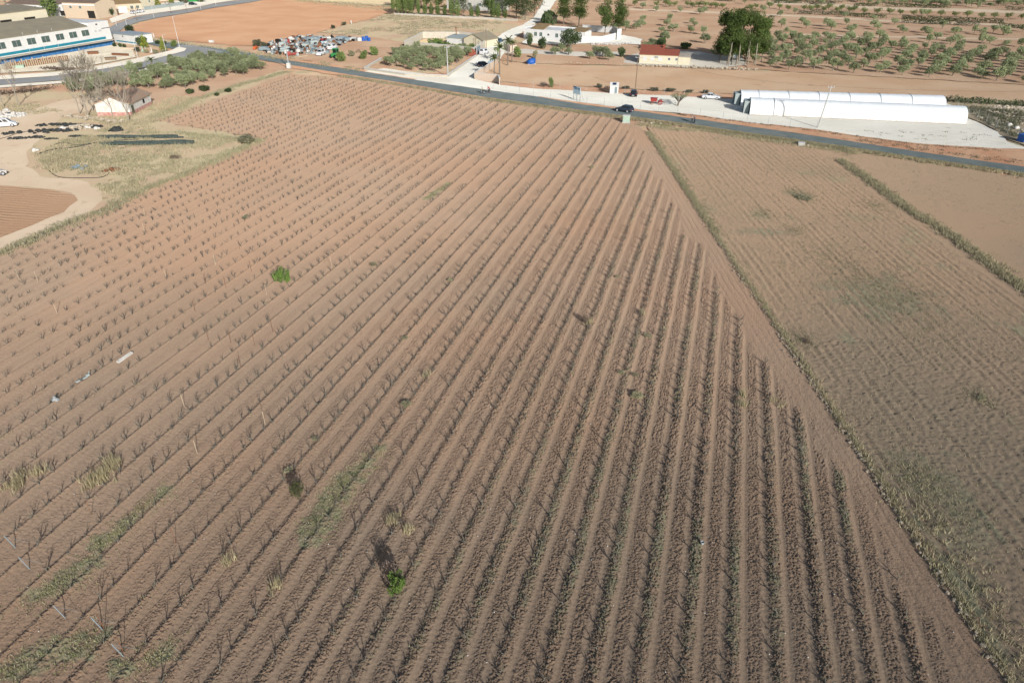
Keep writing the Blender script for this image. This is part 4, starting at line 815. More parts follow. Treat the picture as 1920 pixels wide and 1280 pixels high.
hedge([(560, 1), (640, 6), (735, 13)], 0.9, 1.5, m_greyg, 'low grey weedy bank between red field and pale stubble', 123, 14)
hedge([(150, 160), (190, 160), (230, 155)], 1.6, 3.0, m_scrubl, 'thicket of dusty shrubs behind the bare poplars', 124, 60)
hedge([(0, 178), (60, 172), (100, 166)], 0.9, 2.2, m_brownl, 'brown dead bramble bank along the side road', 125, 40)
hedge([(85, 129), (110, 131), (135, 131)], 0.7, 2.2, m_brownl, 'dry brown brush heap on the factory forecourt', 126, 60)
# single bushes
for pr, px, py, sc, lab in [(B_DARK, 357, 176, (1.7, 1.3, 1.3), 'dark low bush by the olive grove edge, biggest of the four'), (B_DARK, 384, 171, (2.4, 1.5, 1.5), 'wide dark bush on the verge between grove and vineyard'), (B_DARK, 407, 180, (0.9, 0.9, 0.8), 'small dark round bush touching the upper vineyard corner'), (B_DARK, 428, 173, (1.4, 1.1, 1.0), 'dark bush nearest the road on the vineyard verge'),
    (B_GREEN, 640, 116, (2.1, 2.1, 3.1), 'tall green bush in front of the green tractor'), (B_GREEN, 683, 111, (1.6, 1.6, 2.6), 'green bush right of the tractor, middle of three'), (B_GREEN, 702, 104, (1.8, 1.8, 2.8), 'paired green bush left of the walled olive grove'), (B_GREYG, 660, 106, (1.3, 1.3, 1.9), 'pale green bush between the tractor and the middle bush'),
    (B_SCRUB, 482, 87, (2.4, 1.8, 2.2), 'dark shrub on the left corner of the scrap yard'), (B_SCRUB, 496, 89, (1.8, 1.5, 1.7), 'dusty shrub beside the orange barrel of the scrap yard'), (B_SCRUB, 625, 54, (1.4, 1.2, 1.4), 'lone dark shrub on the red field edge above the scrap yard'), (B_SCRUB, 645, 48, (1.6, 1.3, 1.4), 'second lone shrub further up the red field edge'), (B_BROWN, 732, 27, (3, 2.4, 2.6), 'brown thicket at the far corner of the red field, left of the cypresses'),
    (B_DARK, 1165, 107, (1.7, 1.7, 3.0), 'dark rounded bush left of the red roofed house'), (B_DARK, 1237, 90, (2.4, 2.0, 3.0), 'dark shrub behind the red roofed house'), (B_DARK, 1285, 92, (3.2, 2.2, 2.2), 'broad dark shrub between red roofed house and pine clump'), (B_VIVID, 1240, 88, (1.8, 1.8, 3.6), 'bright green tall shrub right behind the red roof'),
    (B_DARK, 993, 86, (1.5, 1.5, 3.4), 'dark green clipped tree before the left end of the long white house'), (B_DARK, 1016, 92, (2.0, 2.0, 3.8), 'dark round tree before the windows of the long white house'), (B_GREEN, 970, 108, (1.8, 1.8, 3.4), 'green bush beside the palms at the lane wall'), (B_GREYG, 1003, 110, (1.0, 1.0, 2.6), 'small pale young tree above the blue tank'),
    (B_BROWN, 1020, 163, (1.6, 1.3, 1.3), 'dark brown thorny bush on the bank left of the signboard'), (B_GREEN, 1033, 164, (0.8, 0.8, 2.6), 'thin upright young tree on the bank left of the signboard'), (B_BROWN, 1138, 174, (1.7, 1.4, 1.7), 'dark round bush right against the white booth'), (B_SCRUB, 1124, 165, (1.3, 1.0, 1.0), 'dull scrub bush up the bank left of the booth'), (B_SCRUB, 1226, 171, (1.8, 1.0, 0.9), 'low scrub bush on the bank right of the black car'), (B_SCRUB, 1258, 172, (1.7, 1.0, 0.9), 'low scrub bush on the bank behind the yard tree'), (B_SCRUB, 1293, 174, (1.3, .9, .8), 'low scrub bush on the bank left of the white saloon'), (B_SCRUB, 1322, 175, (1.2, .9, .8), 'low scrub bush on the bank behind the white saloon'), (B_SCRUB, 1173, 167, (1.4, .9, .7), 'low scrub bush on the bank above the black car'),
    (B_BROWN, 330, 298, (1.5, 1.0, 0.7), 'dark brown dead bush in the weedy yard'), (B_GREYG, 462, 266, (4.2, 2.0, 1.1), 'dark weed heap at the inner corner of the vineyard'), (B_WEED, 1505, 372, (2.3, 1.6, 0.35), 'dark burnt looking weed ring in the fallow field'), (B_BROWN, 1510, 640, (0.8, 0.7, 0.22), 'brown dead weed clump in the near fallow field'), (B_WEED, 1840, 748, (1.0, 0.5, 0.25), 'dark flat weed clump at the right side of the fallow field')]:
    put(pr, px, py, sc, lab, None)
for pr, px, py, sc, lab in [(B_DARK, 267, 86, (2.8, 2.6, 3.2), 'big dark rounded bush beside the white annex'), (B_DARK, 244, 60, (2.4, 2.2, 2.6), 'dark bush behind the annex at the red field edge'), (B_DARK, 215, 88, (.9, .9, 1.4), 'clipped dark ball bush nearest the factory corner'), (B_DARK, 226, 89, (.9, .9, 1.4), 'clipped dark ball bush, middle of three by the annex'), (B_DARK, 234, 90, (.9, .9, 1.3), 'clipped dark ball bush, right of three by the annex'), (B_GREEN, 327, 88, (1.5, 1.5, 2.2), 'green shrub at the tip of the corner garden'), (B_SCRUB, 258, 97, (1.3, 1.3, 1.5), 'dusty shrub at the left of the corner garden'), (B_DARK, 296, 83, (1.6, 1.2, 1.3), 'dark shrub at the back of the corner garden'), (B_DARK, 308, 84, (1.3, 1.2, 1.2), 'dark shrub behind the yellow conifer of the garden'), (B_GREYG, 293, 101, (1.2, 1.2, 1.4), 'grey spiky agave clump in the corner garden'), (B_GREYG, 275, 99, (1.0, 1.0, 1.2), 'pale grey shrub among garden stones'), (B_GREYG, 305, 99, (.9, .9, 1.0), 'small grey shrub near the garden kerb'),
    (B_GREEN, 192, 31, (2.6, 2.2, 3.4), 'green tree before the beige house carport'), (B_DARK, 207, 31, (3.2, 2.4, 4.0), 'dark green tree at the right of the carport'), (B_GREEN, 255, 17, (2, 2, 3), 'green crown above the two parked white cars'), (B_DARK, 345, 6, (4, 3, 3.2), 'dark shrubs behind the dark parked car at the top'), (B_DARK, 378, 4, (4, 3, 3.4), 'dark shrub mass by the upper road at the top edge')]:
    put(pr, px, py, sc, lab, None)
for px, py, h, lab in [(272, 89, 5.2, 'yellow green conifer, taller one in the corner garden'), (307, 96, 5.0, 'narrow yellow green conifer near the garden kerb'), (297, 14, 7.0, 'yellow green conifer by the cream house'), (322, 6, 6.0, 'pale yellow conifer beyond the cream house wall')]:
    put(CONEY, px, py, (h * 0.85, h * 0.85, h), lab)
for px, py, h, w, lab in [(98, 33, 13, 1.4, 'dark cypress behind the factory roof'),]:
    put(CYP, px, py, (h * 1.6, h * 1.6, h), lab)
# row of cypresses in front of the country house
cyp = [(738, 25, 9.5), (747, 25, 10), (754, 25, 10.5), (761, 26, 11), (768, 26, 10), (773, 26, 11.5), (785, 28, 8.5), (797, 28, 6), (809, 29, 6), (821, 30, 6.5), (834, 31, 5.5), (847, 32, 10.5), (858, 32, 7.5), (884, 33, 5.5), (896, 33, 6), (922, 34, 12), (926, 35, 9), (934, 35, 7), (947, 36, 5.5)]
for px, py, h in cyp: put(CYP, px, py, (h * R.uniform(.9, 1.15) * (1.25 if h < 8 else .72), h * (1.25 if h < 8 else .72), h), 'narrow clipped cypress in the row along the country house wall', 'cypress row of the country house')
PINES = [pine_make(200, 17.0, 4.4, 3.0, (0.4, 0), 6200), pine_make(201, 15.5, 4.0, 3.0, (-0.6, 0.4), 5600), pine_make(202, 12.5, 4.6, 3.0, (0.3, 0), 4200), pine_make(203, 13, 4.2, 3.4, (-0.3, 0), 4200), pine_make(204, 11, 4.8, 2.2, (0, 0), 2600, m_dkleaf)]
for v, px, py, sc, lab in [(0, 1349, 118, (1, 1, .93), 'dark pine at the left end of the big pine clump'), (1, 1363, 122, (1, 1, 1.04), 'tall pine left of the middle of the big pine clump'), (0, 1380, 122, (1.05, 1.05, .99), 'tallest pine in the middle of the big pine clump'), (1, 1372, 113, (1.1, 1.1, .98), 'pine at the back of the big pine clump'), (0, 1397, 121, (.95, .95, .94), 'tall pine right of the middle of the big clump'), (1, 1413, 119, (1.05, 1.05, .98), 'pine at the right side of the big pine clump'), (0, 1427, 116, (.8, .8, .8), 'smaller pine at the far right of the big clump'),
    (3, 1056, 48, (1.15, 1.15, .95), 'pine left of the pair beside the white dirt lane'), (3, 1085, 50, (1.25, 1.25, 1.02), 'pine right of the pair beside the white dirt lane'), (2, 1134, 64, (1.0, 1.0, 1.02), 'pine behind the long white wall, left of the two'), (2, 1159, 63, (1.0, 1.0, 1.0), 'dark pine behind the long white wall, right of the two'),
    (4, 968, 34, (1.1, 1.1, .9), 'broad pine at the right end of the cypress row'), (4, 985, 37, (1.0, 1.0, .85), 'dark pine beside the bend of the dirt lane'), (4, 1002, 30, (1.1, 1.1, .95), 'pine on the left edge of the dirt lane near the top'), (3, 955, 26, (1.2, 1.2, 1), 'pine behind the country house, right side'), (2, 800, 18, (1.2, 1.2, 1.0), 'green pine before the country house, left side'), (2, 822, 20, (1.1, 1.1, .95), 'green pine before the country house, second from left'), (4, 790, 14, (1.2, 1.2, 1.1), 'dark pine at the back left of the country house'), (4, 870, 30, (.8, .8, .75), 'low spreading conifer in the cypress row'), (4, 905, 10, (1.1, 1.1, .9), 'dark pine behind the country house windows'), (4, 776, 19, (1, 1, .9), 'dark pine behind the tall left cypresses'), (4, 852, 24, (.8, .8, .8), 'dark pine before the country house door'), (3, 915, 27, (1.1, 1.1, .8), 'pine before the right windows of the country house'), (4, 942, 30, (1, 1, .9), 'dark pine at the right corner of the country house'), (2, 755, 16, (1.3, 1.3, 1.1), 'pine behind the leftmost cypresses at the top')]:
    put(PINES[v], px, py, sc, lab)
for k, (px, py, h) in enumerate([(1366, 124, 7), (1371, 122, 7.5), (1384, 125, 7), (1396, 123, 7), (1402, 124, 7.5), (1416, 123, 6.5)]):
    lean = R.uniform(-.8, .8); t = MB()
    pr = [Vector((lean * z / 7, R.uniform(-.1, .1), z)) for z in (-.2, 2, 4, h)]
    for a, b in zip(pr, pr[1:]): t.c(a, b, .16, .13, 6, False)
    tr = empty('pine_tree', G(px, py), 0, 'slender pale pine trunk under the shared crown of the big clump', 'tree', 'slender trunks of the pine clump'); t.build('trunk', m_palebark, tr, True)
    link('crown', crown('crown', [(lean, 0, h + .8, 1.5, 1.5, 1.0)], 200, .5, 900 + k, .35), m_pine, tr)
BIG = tree_proto('broadleaf_tree', 'tree', [(0, 0, 4.0, 3.2, 3.2, 2.8)] + [(2.6 * math.cos(a), 2.6 * math.sin(a), 3.6 + 1.2 * math.sin(3 * a), 1.6, 1.6, 1.5) for a in np.arange(0, 6.2, .9)], 2600, .5, m_dkleaf, lambda mb, r: mb.c((0, 0, -.2), (0, 0, 3), .35, .25, 8, False), m_bark, 240)
put(BIG, 1069, 91, 1.0, 'big dark round broadleaf tree before the long white house')
B_P = bush_proto('bush', 'bush', 241, m_dkleaf, 900, .4)
put(B_P, 1030, 46, (4, 3, 5.5), 'dark evergreen bush between the pines on the white lane')
PALMS = [palm_make(260), palm_make(261)]
for k, (px, py, sc, lab) in enumerate([(927, 146, .92, 'slim palm nearest the road by the lane wall'), (937, 140, 1.25, 'tall palm with wide fronds beside the lane wall'), (952, 123, 1.2, 'tall palm behind the lane wall, third from the road'), (960, 116, .95, 'palm farthest from the road in the lane row'), (14, 18, 1.1, 'bushy palm behind the cream warehouse')]):
    put(PALMS[k % 2], px, py, sc if k < 4 else (2.4, 2.4, 1.2), lab)
PALMD = palm_make(262); put(PALMD, 287, 129, (1.25, 1.25, .45), 'single shaggy palm at the edge of the side road grove')
# bare poplars left, bare street trees
POP = [bare_make(280 + k, 12.0) for k in range(5)]
for k, (px, py, sc, lab) in enumerate([(36, 198, .95, 'bare pale poplar by the left track, its trunk leaning'), (7, 200, .9, 'bare poplar at the left edge of the view'), (150, 214, .8, 'bare poplar stem at the left end of the poplar group'), (166, 219, 1.12, 'tall bare poplar with forked crown in the poplar group'), (182, 214, .7, 'short bare poplar stem with cut top in the group'), (197, 217, 1.18, 'tallest bare poplar, leaning left of the ruined cottage'), (212, 219, .62, 'thin bare poplar before the cottage gable'), (229, 217, .85, 'bare poplar before the cottage, left of the door'), (242, 229, .95, 'bare poplar nearest the weedy yard, before the cottage'), (175, 208, .9, 'bare poplar at the back of the poplar group')]):
    put(POP[k % 5], px, py, sc, lab)
SMALLB = bare_make(290, 6.5, 'bare_street_tree', m_bark, .45, 3)
for px, py, sc, lab in [(257, 40, 1.0, 'bare street tree beside the village road, left one'), (321, 27, 1.0, 'bare street tree beside the village road, middle one'), (351, 21, .95, 'bare street tree beside the village road, right one'), (1038, 53, .8, 'bleached bare tree behind the long white house roof')]:
    put(SMALLB, px, py, sc, lab)
def prun_make():
    t = empty('pruned_tree', (0, 0, 0), 0, None, 'tree'); r = random.Random(291); mb = MB().c((0, 0, -.2), (.25, 0, 1.0), .24, .19, 8, False); bl = []
    for k in range(8):
        a = k * .785 + r.uniform(-.2, .2); L = r.uniform(1.1, 2.0); q = Vector((.25 + math.cos(a) * L * .55, math.sin(a) * L * .55, 1.0 + L * .5)); e = q + Vector((math.cos(a) * L * .5, math.sin(a) * L * .5, L * r.uniform(.25, .6)))
        mb.c((.25, 0, .95), q, .13, .10, 6, False).c(q, e, .10, .06, 6, False); bl.append((e.x, e.y, e.z, .5, .5, .4)); bl.append((q.x, q.y, q.z + .3, .35, .35, .35))
    mb.build('trunk', m_bark, t, True); link('crown', crown('crown', bl, 700, .22, 292, .5), m_olive, t); return t
put(Proto(prun_make), 1270, 199, 1.0, 'pruned olive tree with bare forking limbs on the gravel yard')

# ------------------------------------------------------------------ buildings
def along_root(name, label, cat, A, B):
    A = G(*A) if not isinstance(A, Vector) else A; B = G(*B) if not isinstance(B, Vector) else B
    d = B - A; r = empty(name, A, math.atan2(d.y, d.x), label, cat); return r, d.length
def window(root, x, z, w, h, name='window', y=-0.03, pane=None, fr=None, bars=1):
    t = .07; f = MB().b(x, x + w, y, y + .06, z, z + t).b(x, x + w, y, y + .06, z + h - t, z + h).b(x, x + t, y, y + .06, z + t, z + h - t).b(x + w - t, x + w, y, y + .06, z + t, z + h - t)
    for k in range(bars): xx = x + w * (k + 1) / (bars + 1); f.b(xx - .025, xx + .025, y, y + .06, z + t, z + h - t)
    o = f.build(name, fr or m_frame, root); MB().b(x + t, x + w - t, y + .025, y + .045, z + t, z + h - t).build('pane', pane or m_glass, o); return o
def gable_block(root, L, D, h, rise, wallm, roofm, over=.3):
    w = MB().b(0, L, 0, D, -.3, h)
    w.add([(0, 0, h), (0, D, h), (0, D / 2, h + rise)], [(0, 1, 2)]).add([(L, 0, h), (L, D, h), (L, D / 2, h + rise)], [(0, 1, 2)]); w.build('wall', wallm, root)
    o = over; s = rise / (D / 2); r = MB()
    r.prism([(-o, h - o * s + .02), (D / 2, h + rise + .02), (D / 2, h + rise + .17), (-o, h - o * s + .17)], -o, L + o).prism([(D + o, h - o * s + .02), (D + o, h - o * s + .17), (D / 2, h + rise + .17), (D / 2, h + rise + .02)], -o, L + o)
    return r.build('roof', roofm, root)
# factory on the left
A = G(0, 122); B = G(214, 84); dr = (B - A).normalized(); A2 = A - dr * 14
root, L = along_root('factory', 'long white two storey factory with grey brown roof and teal band', 'factory', A2, B)
X0 = 14
MB().b(0, L, 0, 26, -.3, 1.9).b(0, X0 + 37, 0.002, 24, 1.902, 7.3).b(X0 + 37.002, L, 0, 26, 1.902, 8.2).prism([(0.0, 7.302), (24, 7.302), (11, 10.0)], X0 + 36.4, X0 + 36.99).build('wall', m_white, root)
MB().prism([(-.35, 7.25), (11, 10.1), (11, 10.3), (-.35, 7.45)], 0, X0 + 36.3).prism([(24.4, 7.25), (24.4, 7.45), (11, 10.3), (11, 10.1)], 0, X0 + 36.3).build('roof', m_roofb, root)
MB().b(0, L - .5, -1.5, -.003, 1.7, 2.0).build('canopy', m_slab, root)
MB().b(0, L - 3, -.16, -.003, 2.35, 3.1).b(0, L - 3, -.2, -.161, 3.0, 3.12).build('band', m_teal, root)
MB().b(0, L - .3, -.05, -.002, 0, 1.695).build('mural', m_blue, root)
for k, xc in enumerate((2.5, 8, 13.4, 18.8, 24.4, 29.8, 35, -3.5, -9)): window(root, X0 + xc - 1.6, 4.2, 3.2, 2.0, 'window', -.04, None, None, 1)
mk = MB()
for x0, ch in ((X0 + 39.0, 'ab'), (X0 + 40.8, 'abc')):
    for j, _ in enumerate(ch):
        xx = x0 + j * .45; mk.b(xx, xx + .07, -.05, -.01, 5.0, 5.55).b(xx + .25, xx + .32, -.05, -.01, 5.0, 5.55).b(xx + .07, xx + .25, -.05, -.01, 5.46, 5.55).b(xx + .07, xx + .25, -.05, -.01, 5.0, 5.09)
mk.build('lettering', m_galv, root)
MB().b(X0 + 42.3, X0 + 46, -.05, -.003, 5.75, 5.95).build('vent', m_dark, root); MB().b(X0 + 40.2, X0 + 41, -.05, -.003, 7.2, 7.6).build('vent', m_dark, root)
for k, xc in enumerate((11, 16.5, 22)):
    MB().c((X0 + xc, -.9, 1.9), (X0 + xc, -.9, 3.4), .05, .05, 6).c((X0 + xc, -.15, 7.4), (X0 + xc, -.15, 8.2), .05, .05, 6).b(X0 + xc - .06, X0 + xc + .06, -.9, -.161, 3.3, 3.4).build('pole', m_frame, root)
# white annex with dark flat roof
root, L = along_root('annex', 'small white flat roofed annex beside the factory', 'building', (215, 79), (256, 84))
MB().b(0, L, 0, 7, -.3, 3.0).build('wall', m_white, root); MB().b(-.2, L + .2, -.25, 7.2, 3.002, 3.2).build('roof', m_galv, root); MB().b(1.5, L - .4, -.04, -.003, .35, .75).build('band', m_teal, root); window(root, L * .42, 2.0, .9, .7)
o = MB().b(-3.5, 3.5, -.35, .35, 0, .6).build('planter', m_beige); o.location = G(245, 93); o.rotation_euler = (0, 0, -.15); tag(o, 'low stone planter wall before the white annex', 'planter')
o = MB().b(-3.2, 3.2, -.3, .3, 0, .7).b(-3.25, 3.25, -.35, .35, .702, .8).build('brick_wall', m_rust); o.location = G(226, 105); o.rotation_euler = (0, 0, -.25); tag(o, 'low red brick wall piece on the factory forecourt', 'wall')
o = MB(); [o.b(-9 + k * .62, -8.75 + k * .62, -.15 - (k % 2) * .1, .2, 0, 1.5 + .25 * ((k * 7) % 5)) for k in range(29)]
o = o.mat(1).b(-9.2, 9.2, .22, .5, 0, 1.8).build('timber_stack', [m_palew, m_rust]); o.location = G(74, 123); o.rotation_euler = (0, 0, .95); tag(o, 'stack of upright grey timbers leaning at the blue factory wall', 'timber')
for px, py, lab, mm in [(35, 128, 'pale green crate at the left of the timber stack', m_palegreen), (175, 102, 'rusty skip low on the forecourt', m_rust), (208, 113, 'grey low pallet on the forecourt near the kerb', m_wood)]:
    o = MB().b(-1.6, 1.6, -.7, .7, .1, .8).b(-1.7, 1.7, -.8, .8, .802, .9).b(-1.4, -1.1, -.7, .7, 0, .098).b(1.1, 1.4, -.7, .7, 0, .098).build('crate', mm); o.location = G(px, py); o.rotation_euler = (0, 0, .4); tag(o, lab, 'crate')
for k, (px, py) in enumerate([(268, 97), (274, 98), (285, 99)]):
    o = MB().b(-.35, .35, -.35, .35, 0, .4).c((0, 0, .4), (0, 0, 1.3), .22, .14, 8).c((0, 0, 1.3), (0, 0, 1.75), .17, .12, 8).build('garden_statue', m_palegreen if k != 2 else m_plaster); o.location = G(px, py)
    tag(o, ('pale green garden statue, left of three among the shrubs', 'pale green garden statue, middle of three among the shrubs', 'white garden statue, right of three among the shrubs')[k], 'statue')
# village behind
vA = A2 - Vector((0, 0, 0)); dv = (B - A).normalized(); nv = Vector((-dv.y, dv.x, 0))
root, L = along_root('warehouse', 'cream warehouse with dark slot openings behind the factory roof', 'warehouse', A + dv * -14 + nv * 29, A + dv * 47 + nv * 29)
MB().b(0, L, 0, 14, -.3, 11.0).build('wall', m_cream, root); MB().prism([(-.2, 11.02), (14.2, 12.2), (14.2, 12.4), (-.2, 11.22)], 0, L).build('roof', m_roofb, root)
for k in range(6): MB().b(3 + k * 9.6, 7.5 + k * 9.6, -.05, -.003, 8.3, 9.0).build('vent', m_dark, root)
def house(label, a, b, D, h, rise, wm, rm, wins=(), door=None, dm=None):
    root, L = along_root('house', label, 'house', a, b); rf = gable_block(root, L, D, h, rise, wm, rm)
    for x, z, w, hh in wins: window(root, x * L, z, w, hh, 'window', -.035)
    if door: MB().b(door[0] * L, door[0] * L + door[1], -.05, -.003, 0, door[2]).build('door', dm or m_dark, root)
    return root, L
house('house with broad brown tiled roof behind the cream warehouse', (18, 24), (86, 27), 16, 4.2, 2.6, m_white, m_browntile, [(.5, 2.4, 1.4, 1.1), (.75, 2.4, 1.4, 1.1)])
house('white house with grey gable between cypress and beige house', (94, 30), (122, 30), 12, 5.2, 1.8, m_white, m_browntile, [(.3, 1.2, 1.2, 1.2)], (.75, 2.2, 2.2))
root, L = house('tall beige house with dark garage opening above the factory', (124, 33), (184, 35), 13, 6.6, 1.6, m_beige, m_browntile, [(.2, 4.0, 1.4, 1.2), (.5, 4.0, 1.4, 1.2)], (.72, 4.0, 3.2))
MB().b(-.1, L + .1, -.12, -.003, 5.3, 6.0).build('cornice', m_white, root)
house('pale house with long carport behind the green trees', (182, 27), (218, 24), 12, 4.8, 1.2, m_pinkw, m_browntile, [(.6, 2.2, 1.4, 1.2)], (.05, 4.5, 2.4))
root, L = house('beige house with ochre roof and white garage door', (220, 25), (268, 22), 12, 4.0, 1.6, m_beige, m_ochretile, [(.55, 1.6, 1.5, 1.4), (.78, 1.6, 1.5, 1.4)], (.08, 4.0, 2.8), m_white)
house('plain cream house with blank wall at the top left', (264, 16), (292, 12), 12, 5.2, 1.5, m_cream, m_ochretile, [(.6, 2.2, 1.2, 1.2)])
house('pale house partly cut by the top edge beside the yellow conifers', (300, 2), (335, -1), 10, 4.5, 1.5, m_cream, m_browntile, [(.4, 1.6, 1.3, 1.3)])
root, L = along_root('garden_wall', 'grey green garden wall along the village road', 'wall', (272, 20), (345, 10)); MB().b(0, L, 0, .25, -.1, 1.6).b(-.05, L, -.05, .3, 1.602, 1.75).build('wall', m_greysh, root); root.name = 'garden_wall'
o = MB().b(-4, 4, -2.2, 2.2, 0, 3.0).b(-4.1, 4.1, -2.3, 2.3, 3.002, 3.15).build('shed', m_greenp); o.location = G(362, 3); tag(o, 'dark green shed behind the dark parked car at the top', 'shed')
# ruined cottage with pink base
root, L = along_root('cottage', 'ruined whitewashed cottage with pink base and sagging tiled roof', 'cottage', (200, 219), (247, 214)); root.location = G(201, 216)
root.location = G(198, 211); B2 = G(246, 218) ; C2 = G(286, 197)
d = C2 - B2; root.location = B2; root.rotation_euler = (0, 0, math.atan2(d.y, d.x)); L = d.length; Dp = 7.5
MB().b(0, L, 0, Dp, .9, 2.7).add([(0, 0, 2.702), (0, Dp, 2.702), (0, Dp / 2, 4.1)], [(0, 1, 2)]).add([(L, 0, 2.702), (L, Dp, 2.702), (L, Dp / 2, 4.1)], [(0, 1, 2)]).build('wall', m_dirtyw, root)
MB().b(-.03, L + .03, -.03, Dp + .03, -.3, .898).build('base', m_redpaint, root)
MB().prism([(-.4, 2.55), (Dp / 2, 4.12), (Dp / 2, 4.3), (-.4, 2.75)], .2, L + .3).prism([(Dp + .4, 2.55), (Dp + .4, 2.75), (Dp / 2, 4.3), (Dp / 2, 4.12)], -.2, L + .3).build('roof', m_oldtile, root)
MB().b(1.0, 2.2, -.05, -.032, 0, 2.1).build('door', m_scrubl, root); MB().b(L * .62, L * .62 + .9, -.05, -.003, 1.3, 2.2).build('window', m_dark, root)
# walled compound
def wall_run(name, label, pts, h, t, mat, cat='wall'):
    root = empty(name, G(*pts[0]), 0, label, cat); O = G(*pts[0]); mb = MB(); cp = MB()
    for a, b in zip(pts, pts[1:]):
        p = G(*a) - O; q = G(*b) - O; d = (q - p).normalized(); n = Vector((-d.y, d.x, 0)) * t / 2; z = Vector((0, 0, h)); e = Vector((0, 0, -.2)); c = Vector((0, 0, .08)); n2 = n * 1.5
        mb.add([p - n + e, q - n + e, q + n + e, p + n + e, p - n + z, q - n + z, q + n + z, p + n + z], [(3, 2, 1, 0), (4, 5, 6, 7), (0, 1, 5, 4), (1, 2, 6, 5), (2, 3, 7, 6), (3, 0, 4, 7)])
        z2 = z + Vector((0, 0, .003)); cp.add([p - n2 + z2, q - n2 + z2, q + n2 + z2, p + n2 + z2, p - n2 + z + c, q - n2 + z + c, q + n2 + z + c, p + n2 + z + c], [(3, 2, 1, 0), (4, 5, 6, 7), (0, 1, 5, 4), (1, 2, 6, 5), (2, 3, 7, 6), (3, 0, 4, 7)])
    mb.build('wall_body', mat, root); cp.build('coping', m_white if mat is not m_stone else m_stone, root); return root
wall_run('compound_wall', 'high plastered block wall around the hedged compound', [(759, 90), (846, 98), (889, 102.5), (926, 78), (862, 72), (793, 72), (759, 90)], 2.2, .25, m_block)
sheet('compound_ground', [(765, 89), (795, 74), (860, 74), (920, 79), (888, 100), (846, 96)], .06, ground_mat('yellow_sand', (.62, .48, .26, 1), (.58, .45, .28, 1), (.5, .42, .3, 1)), .1)
for px, py, sc, lab in [(818, 87, (3.2, 2.2, 3.0), 'green bushy tree inside the compound, left part of its hedge'), (833, 89, (3.6, 2.0, 2.2), 'green hedge bush inside the compound, right of the bushy tree'), (868, 93, (2.6, 1.8, 1.9), 'green hedge bush before the compound shed, left one'), (884, 94, (2.6, 1.8, 2.0), 'green hedge bush before the compound shed, right one')]:
    (B_VIVID if sc[0] > 3 else B_GREEN).put(G(px, py), R.uniform(0, 6), sc, lab, None)
root, L = along_root('shed', 'cream gabled shed inside the walled compound', 'shed', (870, 86), (905, 90)); 
MB().b(0, L, 0, 9, -.2, 2.4).prismy([(0, 2.402), (L, 2.402), (L * .5, 4.2)], .01, 8.99).build('wall', m_cream, root)
MB().prismy([(-.4, 2.3), (L / 2, 4.22), (L / 2, 4.4), (-.4, 2.5)], -.3, 9.3).prismy([(L + .4, 2.3), (L + .4, 2.5), (L / 2, 4.4), (L / 2, 4.22)], -.3, 9.3).build('roof', m_roofb, root)
MB().c((L * .6, -.3, 0), (L * .6, -.3, 3), .06, .06, 6).c((L * .85, -.3, 0), (L * .85, -.3, 2.4), .06, .06, 6).build('post', m_beige, root)
root, L = along_root('lean_to', 'low grey roofed lean-to inside the compound', 'shed', (838, 82), (872, 85)); MB().b(0, L, 0, 5, -.2, 2.1).build('wall', m_white, root); MB().prism([(-.3, 2.12), (5.2, 2.7), (5.2, 2.82), (-.3, 2.24)], -.2, L + .1).build('roof', m_greysh, root); MB().c((L * .2, 4, 2.5), (L * .2, 4, 5.2), .18, .18, 8).c((L * .2, 4, 5.2), (L * .2, 4, 5.35), .26, .26, 8).build('chimney', m_rust, root)
wall_run('grove_wall', 'low pale wall around the olive grove beside the lane', [(715, 112), (683, 131), (760, 142), (838, 145), (892, 107)], .55, .3, m_block)
wall_run('lane_wall', 'pale pink wall along the lane below the palms', [(937, 160), (934, 153.5), (890, 149), (912, 135), (924, 127), (933, 117), (938, 106)], 1.8, .25, m_pinkw)
wall_run('gate_wall', 'white gate wall on the lane beyond the palms', [(945, 92), (957, 98), (968, 96)], 1.9, .25, m_pinkw)
root, L = along_root('gate', 'pale blue metal gate leaf standing in the lane wall', 'gate', (916, 131), (923, 125)); MB().b(0, L, .13, .19, .15, 2.2).build('panel', m_skyblue, root); MB().b(-.08, 0, .1, .22, 0, 2.4).b(L, L + .08, .1, .22, 0, 2.4).build('gate_frame', m_frame, root)
root, L = along_root('gate', 'pale grey metal gate at the corner of the compound wall', 'gate', (893, 103), (900, 98)); MB().b(0, L, -.19, -.13, .1, 2.3).build('panel', m_blueg, root); MB().b(-.08, 0, -.22, -.1, 0, 2.4).b(L, L + .08, -.22, -.1, 0, 2.4).build('gate_frame', m_frame, root)
o = MB().b(-1.2, 1.2, -.9, .9, 0, 1.3).b(-1.1, .6, -.8, .8, 1.302, 1.7).b(-.6, .3, -.6, .6, 1.702, 2.0).build('brick_stack', m_rooftile); o.location = G(886, 104); tag(o, 'orange brick stack against the compound wall corner', 'bricks')
